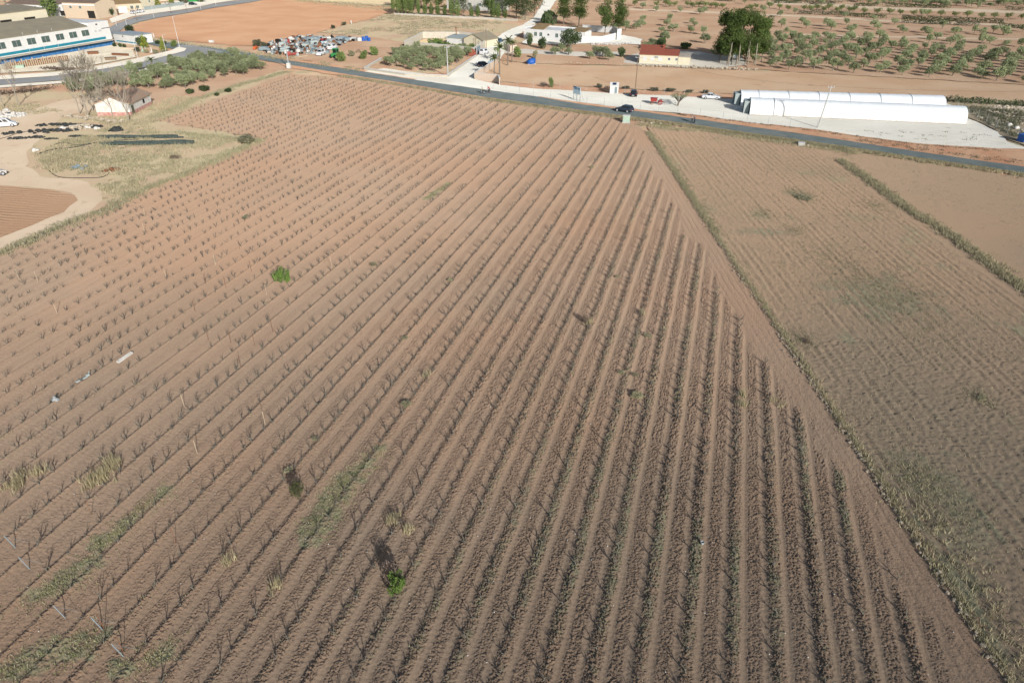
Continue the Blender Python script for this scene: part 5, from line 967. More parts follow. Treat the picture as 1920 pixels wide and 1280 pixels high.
# long white house, long white wall
root, L = along_root('house', 'long low white house with terracotta roof patch', 'house', (982, 72), (1072, 79))
MB().b(0, L, 0, 9, -.2, 3.6).b(L * .15, L * .43, -.004, -.001, 3.6, 3.601).build('wall', m_white, root)
MB().b(-.1, L + .1, 8.7, 9.1, 3.602, 4.0).b(-.1, .25, .3, 8.7, 3.602, 3.9).build('parapet', m_white, root); MB().prism([(-.2, 3.62), (6.2, 4.9), (6.2, 5.05), (-.2, 3.78)], L * .15, L * .43).build('roof', m_ochretile, root)
for x in (.22, .33, .66): window(root, x * L, 1.1, 1.3, 1.5)
MB().b(L * .5, L * .5 + .7, -.04, -.003, 1.6, 2.2).build('window', m_dark, root)
root, L = along_root('outbuilding', 'white outbuilding with reddish roof edge behind the big dark tree', 'building', (1070, 77), (1096, 79)); MB().b(0, L, 0, 6, -.2, 3.4).build('wall', m_white, root); MB().prism([(-.2, 3.42), (6.2, 4.1), (6.2, 4.25), (-.2, 3.57)], -.1, L + .1).build('roof', m_ochretile, root); MB().b(.8, 1.9, -.04, -.003, 1, 2.2).build('window', m_glass, root)
wall_run('boundary_wall', 'long white boundary wall beside the parked dark car', [(1090, 80), (1128, 81), (1160, 73), (1163, 68), (1150, 62), (1092, 58)], 2.3, .25, m_white)
for k, px in enumerate((1158, 1162)):
    o = MB().b(-.4, .4, -.4, .4, 0, 3.6).b(-.5, .5, -.5, .5, 3.602, 3.8).build('gate_pillar', m_white); o.location = G(px, 75 - k); tag(o, ('white gate pillar at the wall end, left one', 'white gate pillar at the wall end, right one')[k], 'pillar')
stones('rubble_heap', scatter([(1100, 80), (1150, 79), (1190, 80), (1160, 85), (1110, 84)], 1.2, 400), .15, .5, m_plaster, 401)
# country house behind the cypresses
root, L = along_root('country_house', 'grey white country house half hidden by cypresses and pines', 'house', (838, 16), (935, 22)); MB().b(0, L, 0, 10, -.2, 5.2).build('wall', m_dirtyw, root); MB().b(-.3, L + .3, -.4, 10.3, 5.202, 5.5).build('roof', m_slab, root)
for x in (.2, .42, .62, .8): window(root, x * L, 2.0, 1.8, 1.4)
MB().b(L * .05, L * .05 + 1.3, -.04, -.003, 0, 2.3).build('door', m_dark, root)
wall_run('country_wall', 'low pale wall before the cypress row', [(739, 28), (800, 31), (860, 34), (925, 37), (970, 40)], .7, .3, m_block)
# red roofed house
root, L = along_root('house', 'cream bungalow with bright terracotta roof beside the dry field', 'house', (1198, 119), (1270, 122))
MB().b(0, L, 0, 6.5, -.2, 2.75).build('wall', m_cream, root)
MB().prism([(-.35, 2.7), (6.6, 4.6), (6.6, 4.75), (-.35, 2.87)], -.2, L * .62).prism([(-.3, 2.68), (4.4, 3.8), (4.4, 3.94), (-.3, 2.84)], L * .62 + .002, L + .2).b(-.1, L * .62 - .1, 6.3, 6.5, 2.76, 4.45).build('roof', m_rooftile, root)
MB().b(L * .57, L * .6, 4.3, 4.9, 3.9, 5.3).build('chimney', m_rooftile, root)
for x in (.09, .29, .49): window(root, x * L, .9, 1.25, 1.2, 'window', -.04, m_frame)
for x in (.74, .93): window(root, x * L, 1.2, .8, .8)
MB().b(L * .41, L * .41 + .9, -.3, -.003, 1.9, 2.4).build('air_conditioner', m_galv, root)
root, L = along_root('annex', 'cream flat roofed annex at the right of the terracotta roofed bungalow', 'building', (1270.5, 122), (1292, 123)); MB().b(0.02, L, 0.3, 5.6, -.2, 2.3).build('wall', m_cream, root); MB().prism([(.1, 2.32), (5.8, 2.7), (5.8, 2.82), (.1, 2.44)], 0.02, L + .15).build('roof', m_slab, root); MB().b(L * .3, L * .3 + .9, .26, .297, 0, 2.0).build('door', m_cream, root)
root, L = along_root('hut', 'cream hut with sky blue doors behind the pine trunks', 'hut', (1366, 107), (1392, 108)); MB().b(0, L, 0, 5, -.2, 4.8).build('wall', m_cream, root); MB().b(-.15, L + .15, -.2, 5.2, 4.802, 5.0).build('roof', m_slab, root); MB().b(L * .38, L * .72, -.05, -.003, 0, 4.2).build('door', m_skyblue, root)
spots = along([(1195, 123.5), (1260, 126), (1330, 129), (1400, 131.5)], .42, .18, 410) + along([(1290, 126), (1420, 132)], .5, .3, 411); mbs = MB(); rr = random.Random(412); o0 = G(1195, 123.5)
for p in spots: mbs.rock((p[0] - o0.x, p[1] - o0.y, rr.uniform(0, .45)), rr.uniform(.2, .42), rr, 5)
o = mbs.build('dry_stone_wall', m_stone); o.location = o0; tag(o, 'low dry stone wall along the dry field before the bungalow', 'wall')
# polythene tunnels
def tunnel(label, a, b, width, h, hoops):
    root, L = along_root('polytunnel', label, 'polytunnel', a, b); n = 18; prof = []
    for k in range(n + 1):
        t = math.pi * k / n; prof.append((width / 2 - width / 2 * math.cos(t), h * (math.sin(t) ** .8)))
    mb = MB(); xs = np.linspace(0, L, 46); rr = random.Random(len(label))
    vs = [];
    for i, x in enumerate(xs):
        s = 1 - .012 * (i % 2)
        for y, z in prof: vs.append((x, (y - width / 2) * s + width / 2, z * s + rr.uniform(-.012, .012)))
    m = n + 1; fs = [(i * m + k, (i + 1) * m + k, (i + 1) * m + k + 1, i * m + k + 1) for i in range(len(xs) - 1) for k in range(n)]
    mb.add(vs, fs); e = [(L, y, z) for y, z in prof]; mb.add(e, [tuple(range(m))]); mb.build('cover', m_plastic, root, True)
    fr = MB().add([(0.05, y, z) for y, z in prof if True], [tuple(range(m))]); fr.build('end_wall', m_greysh, root)
    MB().b(-.12, .04, width * .28, width * .72, 0, h * .72).build('doorway', m_dark, root); MB().b(-1.3, -.13, width * .25, width * .28, 0, h * .78).b(-1.3, -.13, width * .72, width * .75, 0, h * .78).b(-1.3, -.13, width * .25, width * .75, h * .782, h * .82).build('porch', m_greysh, root)
    for x in hoops:
        hb = MB()
        for (y, z), (y2, z2) in zip(prof, prof[1:]): hb.c((x * L, (y - width / 2) * 1.012 + width / 2, z * 1.015), (x * L, (y2 - width / 2) * 1.012 + width / 2, z2 * 1.015), .05, .05, 5)
        hb.build('hoop', m_galv, root)
    MB().c((0, -.05, .06), (L, -.05, .06), .06, .06, 6).build('skirt', m_wood, root)
tunnel('nearer long white polythene tunnel beside the road bank', (1405, 216), (1811, 234), 6.2, 3.3, (.115,))
tunnel('farther long white polythene tunnel behind the nearer one', (1388, 200.5), (1771, 212), 6.2, 3.3, (.09, .24, .39, .54, .69, .84))

# ------------------------------------------------------------------ poles, fences, yard furniture
def pole(name, label, px, py, h, mat, r0=.13, r1=.08, kind='power', lean=(0, 0)):
    root = empty(name, G(px, py), 0, label, 'pole' if kind != 'lamp' else 'street lamp'); lx, ly = lean
    MB().c((0, 0, -.2), (lx, ly, h), r0, r1, 8).build('pole', mat, root)
    if kind == 'power':
        MB().b(lx - .7, lx + .7, ly - .05, ly + .05, h - .35, h - .25).build('crossarm', m_galv, root)
        for k in (-.6, 0, .6): MB().c((lx + k, ly, h - .25), (lx + k, ly, h - .02), .04, .05, 6).build('insulator', m_white, root)
    elif kind == 'lamp':
        MB().c((lx, ly, h), (lx + .5, ly, h + .15), .04, .04, 6).build('arm', mat, root); MB().b(lx + .4, lx + 1.0, ly - .13, ly + .13, h + .1, h + .22, .03).build('lamp_head', m_galv, root)
    return root
p1 = pole('power_pole', 'pale leaning pole in front of the nearer white tunnel', 1533, 240, 8.6, m_conc, .17, .11, 'power', (1.05, .3))
p2 = pole('power_pole', 'tall dark pole beside the black car on the gravel yard', 1191, 171, 8.6, m_wood, .13, .09)
pole('power_pole', 'white pole at the corner of the olive grove and lane', 840, 143, 8.0, m_conc, .2, .13)
pole('power_pole', 'thin grey pole beside the white van on the lane', 912, 96, 7.2, m_wood, .1, .08)
p3 = pole('power_pole', 'lattice grey pole on a white footing between grove and road', 542, 128, 8.2, m_galv, .2, .12); MB().b(-.6, .6, -.6, .6, 0, 1.5, .1).build('footing', m_plaster, p3)
for px, py, h, lab in [(337, 90, 10.2, 'tall street lamp at the tip of the corner garden'), (312, 99, 5.5, 'short street lamp on the pavement before the garden'), (258, 108, 5.2, 'short street lamp on the pavement before the forecourt'), (241, 60, 4.6, 'lamp post beside the bush at the red field corner'), (289, 34, 5.0, 'lamp post on the village road, left of the middle bare tree'), (377, 19, 5.0, 'lamp post on the village road below the dark car'), (405, 11, 5.2, 'lamp post farthest up the village road'), (219, 49, 4.6, 'lamp post right behind the factory corner')]:
    pole('street_lamp', lab, px, py, h, m_frame, .09, .05, 'lamp')
for k, (px, py, lab) in enumerate([(439, 96, 'white marker post on the verge left of the scrap yard'), (289, 70, 'white marker post at the red field edge behind the garden'), (659, 45, 'white marker post at the upper red field edge')]):
    o = MB().b(-.2, .2, -.15, .15, -.1, 1.3).b(-.22, .22, -.17, .17, 1.302, 1.42).build('marker_post', m_plaster); o.location = G(px, py); tag(o, lab, 'post')
o = MB().b(-.9, .9, -.4, .4, 0, .7).b(-.95, .95, -.45, .45, .702, .82).build('concrete_block', m_plaster); o.location = G(397, 80); tag(o, 'white concrete block lying at the lower red field edge', 'block')
def wire(a, b, sag, label):
    mb = MB(); a = Vector(a); b = Vector(b); P = [a.lerp(b, k / 14) - Vector((0, 0, sag * 4 * (k / 14) * (1 - k / 14))) for k in range(15)]
    for p, q in zip(P, P[1:]): mb.c(p - a, q - a, .014, .014, 4)
    o = mb.build('overhead_wire', m_netting); o.location = a; tag(o, label, 'wire')
t1 = p1.location + Vector((1.05, .3, 8.5)); t2 = p2.location + Vector((0, 0, 8.5))
wire(t1, t2, 1.2, 'thin overhead wire between the tunnel pole and the yard pole'); wire(t1, Vector((150, 150, 9)), 1.2, 'thin overhead wire from the tunnel pole to the right'); wire(p3.location + Vector((0, 0, 8.1)), G(840, 143) + Vector((0, 0, 7.9)), 1.0, 'thin overhead wire above the road between two poles')
def fence(name, label, pts, h, step, seed):
    O = G(*pts[0]); root = empty(name, O, 0, label, 'fence'); tot = MB(); P = []
    for a, b in zip(pts, pts[1:]):
        p = G(*a) - O; q = G(*b) - O; n = max(1, round((q - p).length / step)); P += [p.lerp(q, k / n) for k in range(n)]
    P.append(G(*pts[-1]) - O)
    pm = MB().c((0, 0, -.1), (0, 0, h), .035, .03, 6).c((0, 0, h), (0, 0, h + .03), .045, .02, 6).mesh('post'); pm.materials.append(m_galv)
    for p in P: o = link('post', pm, None, root); o.location = p
    w = MB()
    for p, q in zip(P, P[1:]):
        for z in (.15, h * .5, h * .97): w.c(p + Vector((0, 0, z)), q + Vector((0, 0, z)), .007, .007, 3, False)
        n = max(2, int((q - p).length / .6))
        for k in range(n): a = p.lerp(q, k / n); b = p.lerp(q, (k + 1) / n); w.c(a + Vector((0, 0, .1)), b + Vector((0, 0, h * .97)), .004, .004, 3, False).c(a + Vector((0, 0, h * .97)), b + Vector((0, 0, .1)), .004, .004, 3, False)
    w.build('mesh', m_galv, root); return root
fence('wire_fence', 'wire mesh fence with steel posts right of the tunnels', [(1793, 209), (1813, 221), (1831, 224), (1848, 231), (1866, 243), (1888, 251), (1906, 256), (1925, 268)], 2.0, 30, 1)
fence('wire_fence', 'thin wire fence along the road edge of the gravel yard', [(925, 168), (1000, 179.8), (1100, 194), (1200, 206.5), (1270, 213), (1400, 230.5), (1480, 238.5), (1530, 243)], 1.8, 5.0, 2)
fence('wire_fence', 'thin wire fence along the bank behind the gravel yard', [(940, 161), (1000, 166), (1100, 171.5), (1208, 177), (1320, 183), (1372, 185.5)], 1.7, 6.0, 3)
# sign, booth, cabinets
root, L = along_root('signboard', 'pale blue signboard with dark lettering on three posts by the road', 'sign', (1074, 188), (1087, 191.5))
for x in (.1, L / 2, L - .1): MB().b(x - .06, x + .06, .08, .2, -.1, 3.4).build('post', m_galv, root)
MB().b(0, L, 0, .07, 1.7, 3.45).build('panel', m_skyblue, root)
lt = MB(); rr = random.Random(5)
for k in range(6):
    x = .15 + k * (L - .3) / 6; w = (L - .3) / 6 - .06
    if k in (0, 3): lt.b(x, x + .06, -.02, -.003, 2.75, 3.2).b(x + .06, x + w, -.02, -.003, 3.12, 3.2)
    elif k in (1, 4): lt.b(x, x + .06, -.02, -.003, 2.75, 3.2).b(x + w - .06, x + w, -.02, -.003, 2.75, 3.2).b(x + .06, x + w - .06, -.02, -.003, 2.94, 3.01)
    else: lt.b(x, x + w, -.02, -.003, 2.75, 2.83).b(x, x + .06, -.02, -.003, 2.83, 3.12).b(x, x + w, -.02, -.003, 3.12, 3.2).b(x + w - .06, x + w, -.02, -.003, 2.83, 3.12)
lt.b(.0, L * .45, -.02, -.003, 3.25, 3.43).build('lettering', m_navy, root)
for x in (0.1, L - .1): MB().c((x, .2, 2.2), (x, 1.5, 0), .03, .03, 6).build('brace', m_galv, root)
root, L = along_root('booth', 'small white booth with a solar panel on its sloping roof', 'booth', (1143, 175.5), (1159, 176)); 
MB().b(0, L, 0, 1.5, -.1, 1.85).prism([(0, 1.852), (1.5, 1.852), (1.5, 2.4)], 0, L).build('wall', m_white, root); MB().prism([(-.1, 1.83), (1.6, 2.45), (1.6, 2.53), (-.1, 1.91)], -.05, L + .05).build('roof', m_white, root)
pn = MB(); pn.prism([(.35, 2.075), (1.3, 2.42), (1.3, 2.46), (.35, 2.115)], L * .28, L * .72); o = pn.build('solar_panel', m_solar, root); o.location = (0, 0, .03)
MB().b(L * .55, L * .85, -.05, -.003, .1, 1.65).build('door', m_blueg, root); MB().b(L * .18, L * .3, -.03, -.003, 1.25, 1.42).build('notice', m_redpaint, root)
root = empty('utility_cabinet', G(1174, 230), -.2, 'pale green utility cabinet with concrete base at the road edge', 'cabinet'); MB().b(-.75, .75, -.5, .5, .25, 1.5).build('body', m_palegreen, root); MB().b(-.8, .8, -.55, .55, 1.502, 1.62).build('lid', m_plaster, root); MB().b(-.85, .85, -.6, .6, -.1, .248).build('base', m_conc, root); MB().b(-.62, .62, -.53, -.503, .35, 1.4).build('door', m_palegreen, root)
o = MB().b(-.6, .6, -.5, .5, 0, .6).b(-.2, .2, -.503, -.53, .3, .5).b(-.65, .65, -.55, .55, .602, .7).build('well_cover', m_conc); o.location = G(1502, 273); o.rotation_euler = (0, 0, -.3); tag(o, 'grey concrete box with slanted lid in the road weeds', 'box')
stones('verge_stones', along([(1200, 228), (1240, 234)], .8, .7, 420) + along([(1440, 263), (1560, 280)], 1.2, .6, 421), .12, .4, m_stone, 422)
# containers and tanks
def tank(label, px, py, r, h, mat, name='water_tank', rz=0):
    root = empty(name, G(px, py), rz, label, 'tank'); MB().c((0, 0, .15), (0, 0, h * .85), r, r, 14, False).c((0, 0, h * .85), (0, 0, h), r, r * .35, 14).c((0, 0, .15), (0, 0, .151), r, r, 14).build('body', mat, root, False); MB().c((0, 0, h), (0, 0, h + .12), r * .3, r * .3, 10).build('lid', m_dark, root); MB().b(-r, r, -r, r, -.05, .148).build('base', m_conc, root); return root
root = empty('tarpaulin_heap', G(996, 120), .3, 'bright blue tarpaulin covered heap on the dry field', 'tarpaulin'); mm = MB(); mm.rock((0, 0, .5), 1.5, random.Random(3), 9); mm.rock((.7, .2, 1.0), .9, random.Random(4), 8); mm.build('cover', m_bluep, root, True); MB().b(-1.3, 1.3, -.9, .9, -.05, .12).build('pallet', m_plaster, root)
root = empty('waste_container', G(1918, 266), .4, 'dark blue waste container at the right edge by the fence', 'container'); MB().b(-1, 1, -.7, .7, .15, 1.4).build('body', m_bluep, root); MB().b(-1.05, 1.05, -.75, .75, 1.402, 1.55).build('lid', m_bluep, root)
for x in (-.7, .7): MB().c((x, -.6, .08), (x, .6, .08), .08, .08, 8).build('wheel', m_tyre, root)
stones('rubble', scatter([(1812, 212), (1860, 205), (1935, 212), (1935, 250), (1895, 255), (1850, 232)], .55, 430, .35, 3), .15, .55, m_stone, 431); stones('limestone_rubble', scatter([(1850, 198), (1935, 203), (1935, 213), (1870, 206)], 1.6, 432), .2, .6, m_stone, 433)
grass('rubble_weeds', scatter([(1800, 200), (1860, 202), (1935, 214), (1935, 262), (1895, 256), (1850, 232)], 2.5, 434, .35, 4), m_scrubl, .7, 7, .07, .4, 435, 1.0)
for px, py, lab in [(1892, 237, 'white plastic sack on the rubble, left of two'), (1905, 243, 'larger white plastic sack on the rubble, right of two')]:
    o = MB().rock((0, 0, .3), .55, random.Random(px), 8).build('plastic_sack', m_plaster, None, True); o.location = G(px, py); tag(o, lab, 'sack')
grass('bank_weeds', along([(1270, 214), (1400, 231), (1480, 239), (1605, 257), (1730, 273), (1870, 282)], .5, .4, 440) + along([(1600, 262), (1730, 281), (1920, 305)], .3, 1.0, 441) + scatter([(1600, 246), (1800, 240), (1860, 255), (1850, 272), (1700, 262)], .12, 442), m_scrubl, .3, 9, .06, .3, 443, 1.2)
# left yard: debris, netting rolls, stone heaps
def heap(name, label, cat, px, py, a, b, h, mat, seed, rz=0, n=26):
    rr = random.Random(seed); mb = MB()
    for k in range(n):
        t = rr.uniform(0, 6.28); q = math.sqrt(rr.random()); mb.rock((a * q * math.cos(t), b * q * math.sin(t), h * (1 - q) * rr.uniform(.2, 1)), rr.uniform(.3, .5) * min(b, 1.2), rr, 6)
    o = mb.build(name, mat); o.location = G(px, py); o.rotation_euler = (0, 0, rz); tag(o, label, cat)
heap('rubble_pile', 'white stone pile behind the white car at the left edge', 'rubble', 14, 218, 4.2, 2.4, 1.5, m_plaster, 450, .1, 40)
heap('rubble_pile', 'pale builders rubble pile in the middle of the black netting', 'rubble', 152, 240, 3.2, 1.6, .8, m_stone, 451, .2, 40)
for k, (px, py, lab) in enumerate([(135, 240, 'white sack left of the rubble pile'), (163, 241, 'white sack right of the rubble pile'), (181, 243, 'white sack at the right end of the black netting'), (117, 242, 'small white sack beside the long netting heap'), (65, 284, 'white sack pile on the track bend')]):
    o = MB().rock((0, 0, .2), .55, random.Random(460 + k), 7).rock((.5, .2, .15), .35, random.Random(470 + k), 6).build('rubble_sack', m_plaster, None, True); o.location = G(px, py); tag(o, lab, 'sack')
for k, (px, py, a, b, h, rz, lab) in enumerate([(75, 248, 7.5, 1.4, .5, .25, 'long black plastic netting heap left of the rubble'), (100, 235, 4.0, .9, .5, .2, 'black netting heap nearest the poplars'), (140, 236, 2.2, .9, .5, .1, 'black netting heap touching the rubble from behind'), (172, 238, 2.6, .9, .4, -.1, 'black netting heap right of the rubble'), (218, 245, 1.4, 1.1, .9, .1, 'tall dark scrap heap at the right of the debris'), (38, 260, 2.4, .8, .3, .1, 'flat black netting heap by the dirt track'), (70, 258, 1.8, .7, .3, .1, 'small flat black heap on the bare yard'), (143, 256, 1.6, .6, .3, 0, 'small black heap left of the long rolls'), (95, 261, 1.6, .5, .25, .1, 'thin black heap between track and rolls')]):
    heap('netting_heap', lab, 'netting', px, py, a, b, h, m_netting, 480 + k, rz, 34)
def roll(label, a, b, r, n, mat, seed, w):
    rr = random.Random(seed); A = G(*a); B = G(*b); d = (B - A); mb = MB(); nn = Vector((-d.y, d.x, 0)).normalized()
    for k in range(n):
        off = nn * rr.uniform(-w, w); s, e = rr.uniform(0, .25), rr.uniform(.75, 1.0); P = [d * (s + (e - s) * j / 8) + off + nn * rr.uniform(-.25, .25) + Vector((0, 0, r * .8 + rr.uniform(0, r))) for j in range(9)]
        for p, q in zip(P, P[1:]): mb.c(p, q, r * rr.uniform(.7, 1.1), r * rr.uniform(.7, 1.1), 5)
    o = mb.build('netting_roll', mat); o.location = A; tag(o, label, 'netting')
roll('long dark drip netting rolls, rear bundle in the weedy yard', (172, 259), (352, 258), .2, 10, m_greennet, 500, .8); roll('long dark drip netting rolls, front bundle in the weedy yard', (188, 271), (375, 268), .2, 14, m_greennet, 501, 1.1)
def hose(label, px, r=.05):
    P = [G(*p) for p in px]; mb = MB(); O = P[0]
    Q = []
    for i in range(len(P) - 1):
        p0, p1, p2, p3 = P[max(0, i - 1)], P[i], P[i + 1], P[min(len(P) - 1, i + 2)]
        for k in range(5): t = k / 5; Q.append(.5 * ((2 * p1) + (p2 - p0) * t + (2 * p0 - 5 * p1 + 4 * p2 - p3) * t * t + (3 * p1 - p0 - 3 * p2 + p3) * t ** 3) - O + Vector((0, 0, r)))
    Q.append(P[-1] - O + Vector((0, 0, r)))
    for p, q in zip(Q, Q[1:]): mb.c(p, q, r, r, 6)
    o = mb.build('hose', m_netting); o.location = O; tag(o, label, 'hose')
hose('black irrigation hose looping under the weedy patch', [(90, 312), (92, 320), (110, 332), (150, 334), (190, 333), (205, 325)], .06); hose('black pipe bundle end left of the netting rolls', [(102, 272), (120, 268), (150, 273), (200, 265), (260, 262)], .09); hose('black pipe curling from the netting to the track', [(70, 290), (100, 281), (140, 277), (180, 268)], .09); hose('thin black hose crossing the dirt track', [(0, 261), (15, 257), (35, 250), (60, 246)], .06)
for px, py, lab in [(208, 320, 'rusty brown scrap heap in the weedy yard'), (150, 315, 'grey blue sheet scrap half sunk in the weeds')]: heap('scrap_heap', lab, 'scrap', px, py, 1.6, .9, .5, m_rust if px > 200 else m_blueg, px, 0, 14)
spots = along([(122, 219), (150, 222), (190, 226), (233, 231)], .22, .45, 510); mbs = MB(); o0 = G(122, 219)
for p in spots: mbs.rock((p[0] - o0.x, p[1] - o0.y, rr.uniform(0, .5)), rr.uniform(.2, .42), rr, 5)
o = mbs.build('dry_stone_wall', m_stone); o.location = o0; tag(o, 'collapsed dry stone wall before the bare poplars', 'wall')
stones('track_stones', along([(0, 474), (60, 448), (140, 412), (200, 390), (240, 378)], 1.0, .6, 520) + along([(285, 222), (350, 195)], 1.5, .8, 521) + along([(1010, 115), (1190, 123)], 1.2, .4, 522) + along([(1000, 165), (1140, 174), (1300, 181)], 2.0, 1.0, 523), .1, .3, m_stone, 524)
# ------------------------------------------------------------------ vehicles
def car(name, cat, label, px, py, heading, L, W, H, pnt, kind='hatch'):
    g = G(px, py); root = empty(name, (g.x, g.y, .07), heading, label, cat); hl = L / 2; w = W / 2; belt = H * (.60 if kind != 'van' else .56); low = .24
    if kind == 'saloon': st = [(-hl, .80, belt * .88), (-hl + .12, .92, belt * .97), (-hl * .55, 1, belt), (hl * .38, 1, belt), (hl * .8, .95, belt * .86), (hl - .1, .88, belt * .74), (hl, .74, belt * .58)]; cb = (-hl * .62, hl * .42, -hl * .34, hl * .08)
    elif kind == 'van': st = [(-hl, .94, belt), (-hl + .08, 1, belt), (hl * .55, 1, belt), (hl * .82, .96, belt * .82), (hl - .08, .90, belt * .68), (hl, .78, belt * .5)]; cb = (-hl + .02, hl * .62, -hl + .1, hl * .26)
    else: st = [(-hl, .86, belt * .86), (-hl + .1, .95, belt), (-hl * .5, 1, belt), (hl * .36, 1, belt), (hl * .8, .95, belt * .84), (hl - .1, .88, belt * .72), (hl, .74, belt * .55)]; cb = (-hl + .1, hl * .42, -hl + .5, hl * .04)
    mb = MB(); vs = []
    for x, k, zt in st:
        y = w * k; zm = low + (zt - low) * .55
        vs += [(x, -y * .93, low), (x, -y, zm), (x, -y * .95, zt - .05), (x, -y * .82, zt), (x, y * .82, zt), (x, y * .95, zt - .05), (x, y, zm), (x, y * .93, low)]
    n = len(st); fs = [(i * 8 + j, i * 8 + (j + 1) % 8, (i + 1) * 8 + (j + 1) % 8, (i + 1) * 8 + j) for i in range(n - 1) for j in range(8)] + [tuple(range(8)), tuple(range((n - 1) * 8, n * 8))]
    mb.add(vs, fs)
    b0, b1, r0, r1 = cb; yb = w * .86; yr = w * .70; zb = belt - .03
    C = [(b0, -yb, zb), (b1, -yb, zb), (b1, yb, zb), (b0, yb, zb), (r0, -yr, H - .03), (r1, -yr, H - .03), (r1, yr, H - .03), (r0, yr, H - .03)]
    mb.add(C, [(0, 1, 5, 4), (1, 2, 6, 5), (2, 3, 7, 6), (3, 0, 4, 7), (4, 5, 6, 7)])
    mb.add([(r0 + .1, -yr * .85, H - .029), (r1 - .1, -yr * .85, H - .029), (r1 - .1, yr * .85, H - .029), (r0 + .1, yr * .85, H - .029), (r0 + .25, -yr * .7, H), (r1 - .2, -yr * .7, H), (r1 - .2, yr * .7, H), (r0 + .25, yr * .7, H)], [(0, 1, 5, 4), (1, 2, 6, 5), (2, 3, 7, 6), (3, 0, 4, 7), (4, 5, 6, 7)])
    mb.build('body', pnt, root)
    def pane(nm, a, b, c, d, u0, u1, v0=.14, v1=.9):
        a, b, c, d = map(Vector, (a, b, c, d)); P = lambda u, v: a.lerp(b, u).lerp(d.lerp(c, u), v); nn = (b - a).cross(d - a).normalized() * .012
        ctr = (a + b + c + d) / 4 - Vector((0, 0, (H + belt) / 2))
        if nn.dot(Vector((ctr.x, ctr.y, .2))) < 0: nn = -nn
        q = [P(u0, v0) + nn, P(u1, v0) + nn, P(u1, v1) + nn, P(u0, v1) + nn]; MB().add(q + [x - nn * .8 for x in q], [(0, 1, 2, 3), (7, 6, 5, 4), (0, 1, 5, 4), (1, 2, 6, 5), (2, 3, 7, 6), (3, 0, 4, 7)]).build(nm, m_cglass, root)
    pane('windscreen', C[1], C[2], C[6], C[5], .06, .94); pane('rear_window', C[3], C[0], C[4], C[7], .1, .9, .3 if kind == 'van' else .2)
    cuts = [(.06, .47), (.52, .90)] if kind != 'van' else [(.36, .62), (.66, .92)]
    for u0, u1 in cuts: pane('side_window', C[0], C[1], C[5], C[4], u0, u1); pane('side_window', C[3], C[2], C[6], C[7], u0, u1)
    wr = .33 if H < 1.6 else .36
    for x in (-hl * .60, hl * .62):
        for s in (-1, 1):
            wl = empty('wheel', (x, s * (w - .08), wr - .02)); wl.parent = root; MB().wheel((0, 0, 0), wr, .22).build('tyre', m_tyre, wl); MB().wheel((0, s * .02, 0), wr * .62, .2).build('rim', m_rim, wl)
    for s in (-1, 1):
        MB().b(hl - .16, hl - .02, s * w * .66 - .16, s * w * .66 + .16, belt * .60, belt * .72).build('headlight', m_lampw, root); MB().b(-hl - .02, -hl + .06, s * w * .74 - .11, s * w * .74 + .11, belt * .66, belt * .84).build('tail_light', m_lampr, root)
        MB().b(hl * .34, hl * .42, s * (w + .09) - .09, s * (w + .09) + .09, belt - .02, belt + .14).build('mirror', pnt, root)
    MB().b(-hl - .03, -hl - .005, -.28, .28, belt * .42, belt * .55).build('number_plate', m_chrome, root)
    return root
PI = math.pi
car('parked_car', 'car', 'dark navy car driving along the asphalt road below the gravel yard', 1170, 210, math.atan2(.60, -.80), 4.4, 1.85, 1.6, m_cnavy)
car('parked_car', 'car', 'black car parked nose away under the tall dark pole', 1188, 180, 1.35, 4.1, 1.8, 1.55, m_cblack)
car('parked_car', 'car', 'white saloon car parked on gravel left of the tunnels', 1333, 186, -.25, 4.6, 1.8, 1.45, m_cwhite, 'saloon')
car('parked_car', 'car', 'dark car parked against the long white boundary wall', 1124, 77, .9, 4.1, 1.75, 1.5, m_cblack)
car('van', 'van', 'white van with two rear windows on the white lane', 908, 102, 1.15, 4.3, 1.8, 1.85, m_cwhite, 'van')
car('parked_car', 'car', 'dark car beside the pale gate on the white lane', 907, 125, .75, 4.2, 1.8, 1.5, m_cblack)
car('parked_car', 'car', 'petrol blue car behind the palms at the top of the lane', 937, 80, 1.2, 4.0, 1.75, 1.5, m_cblue)
car('parked_car', 'car', 'white estate car at the left edge of the bare yard', 11, 238, .45, 4.5, 1.8, 1.75, m_cwhite, 'van')
car('van', 'van', 'white van in the scrap yard, front one facing the road', 602, 104, -1.75, 4.4, 1.8, 1.9, m_cwhite, 'van')
car('van', 'van', 'white panel van in the scrap yard behind the green tractor', 624, 93, 1.3, 4.6, 1.9, 2.0, m_cwhite, 'van')
car('parked_car', 'car', 'white car parked under the bare village street tree, left one', 252, 26, 1.2, 4.2, 1.75, 1.5, m_cwhite)
car('parked_car', 'car', 'silver white car parked right of the bare village street tree', 264, 24, 1.2, 4.2, 1.75, 1.5, m_cwhite)
car('parked_car', 'car', 'dark car parked by the green shed at the top edge', 362, 10, .1, 4.2, 1.8, 1.55, m_cblack)
car('parked_car', 'car', 'pale car cut by the left edge beside the dirt track', -13, 332, 1.0, 4.2, 1.75, 1.6, m_plaster)
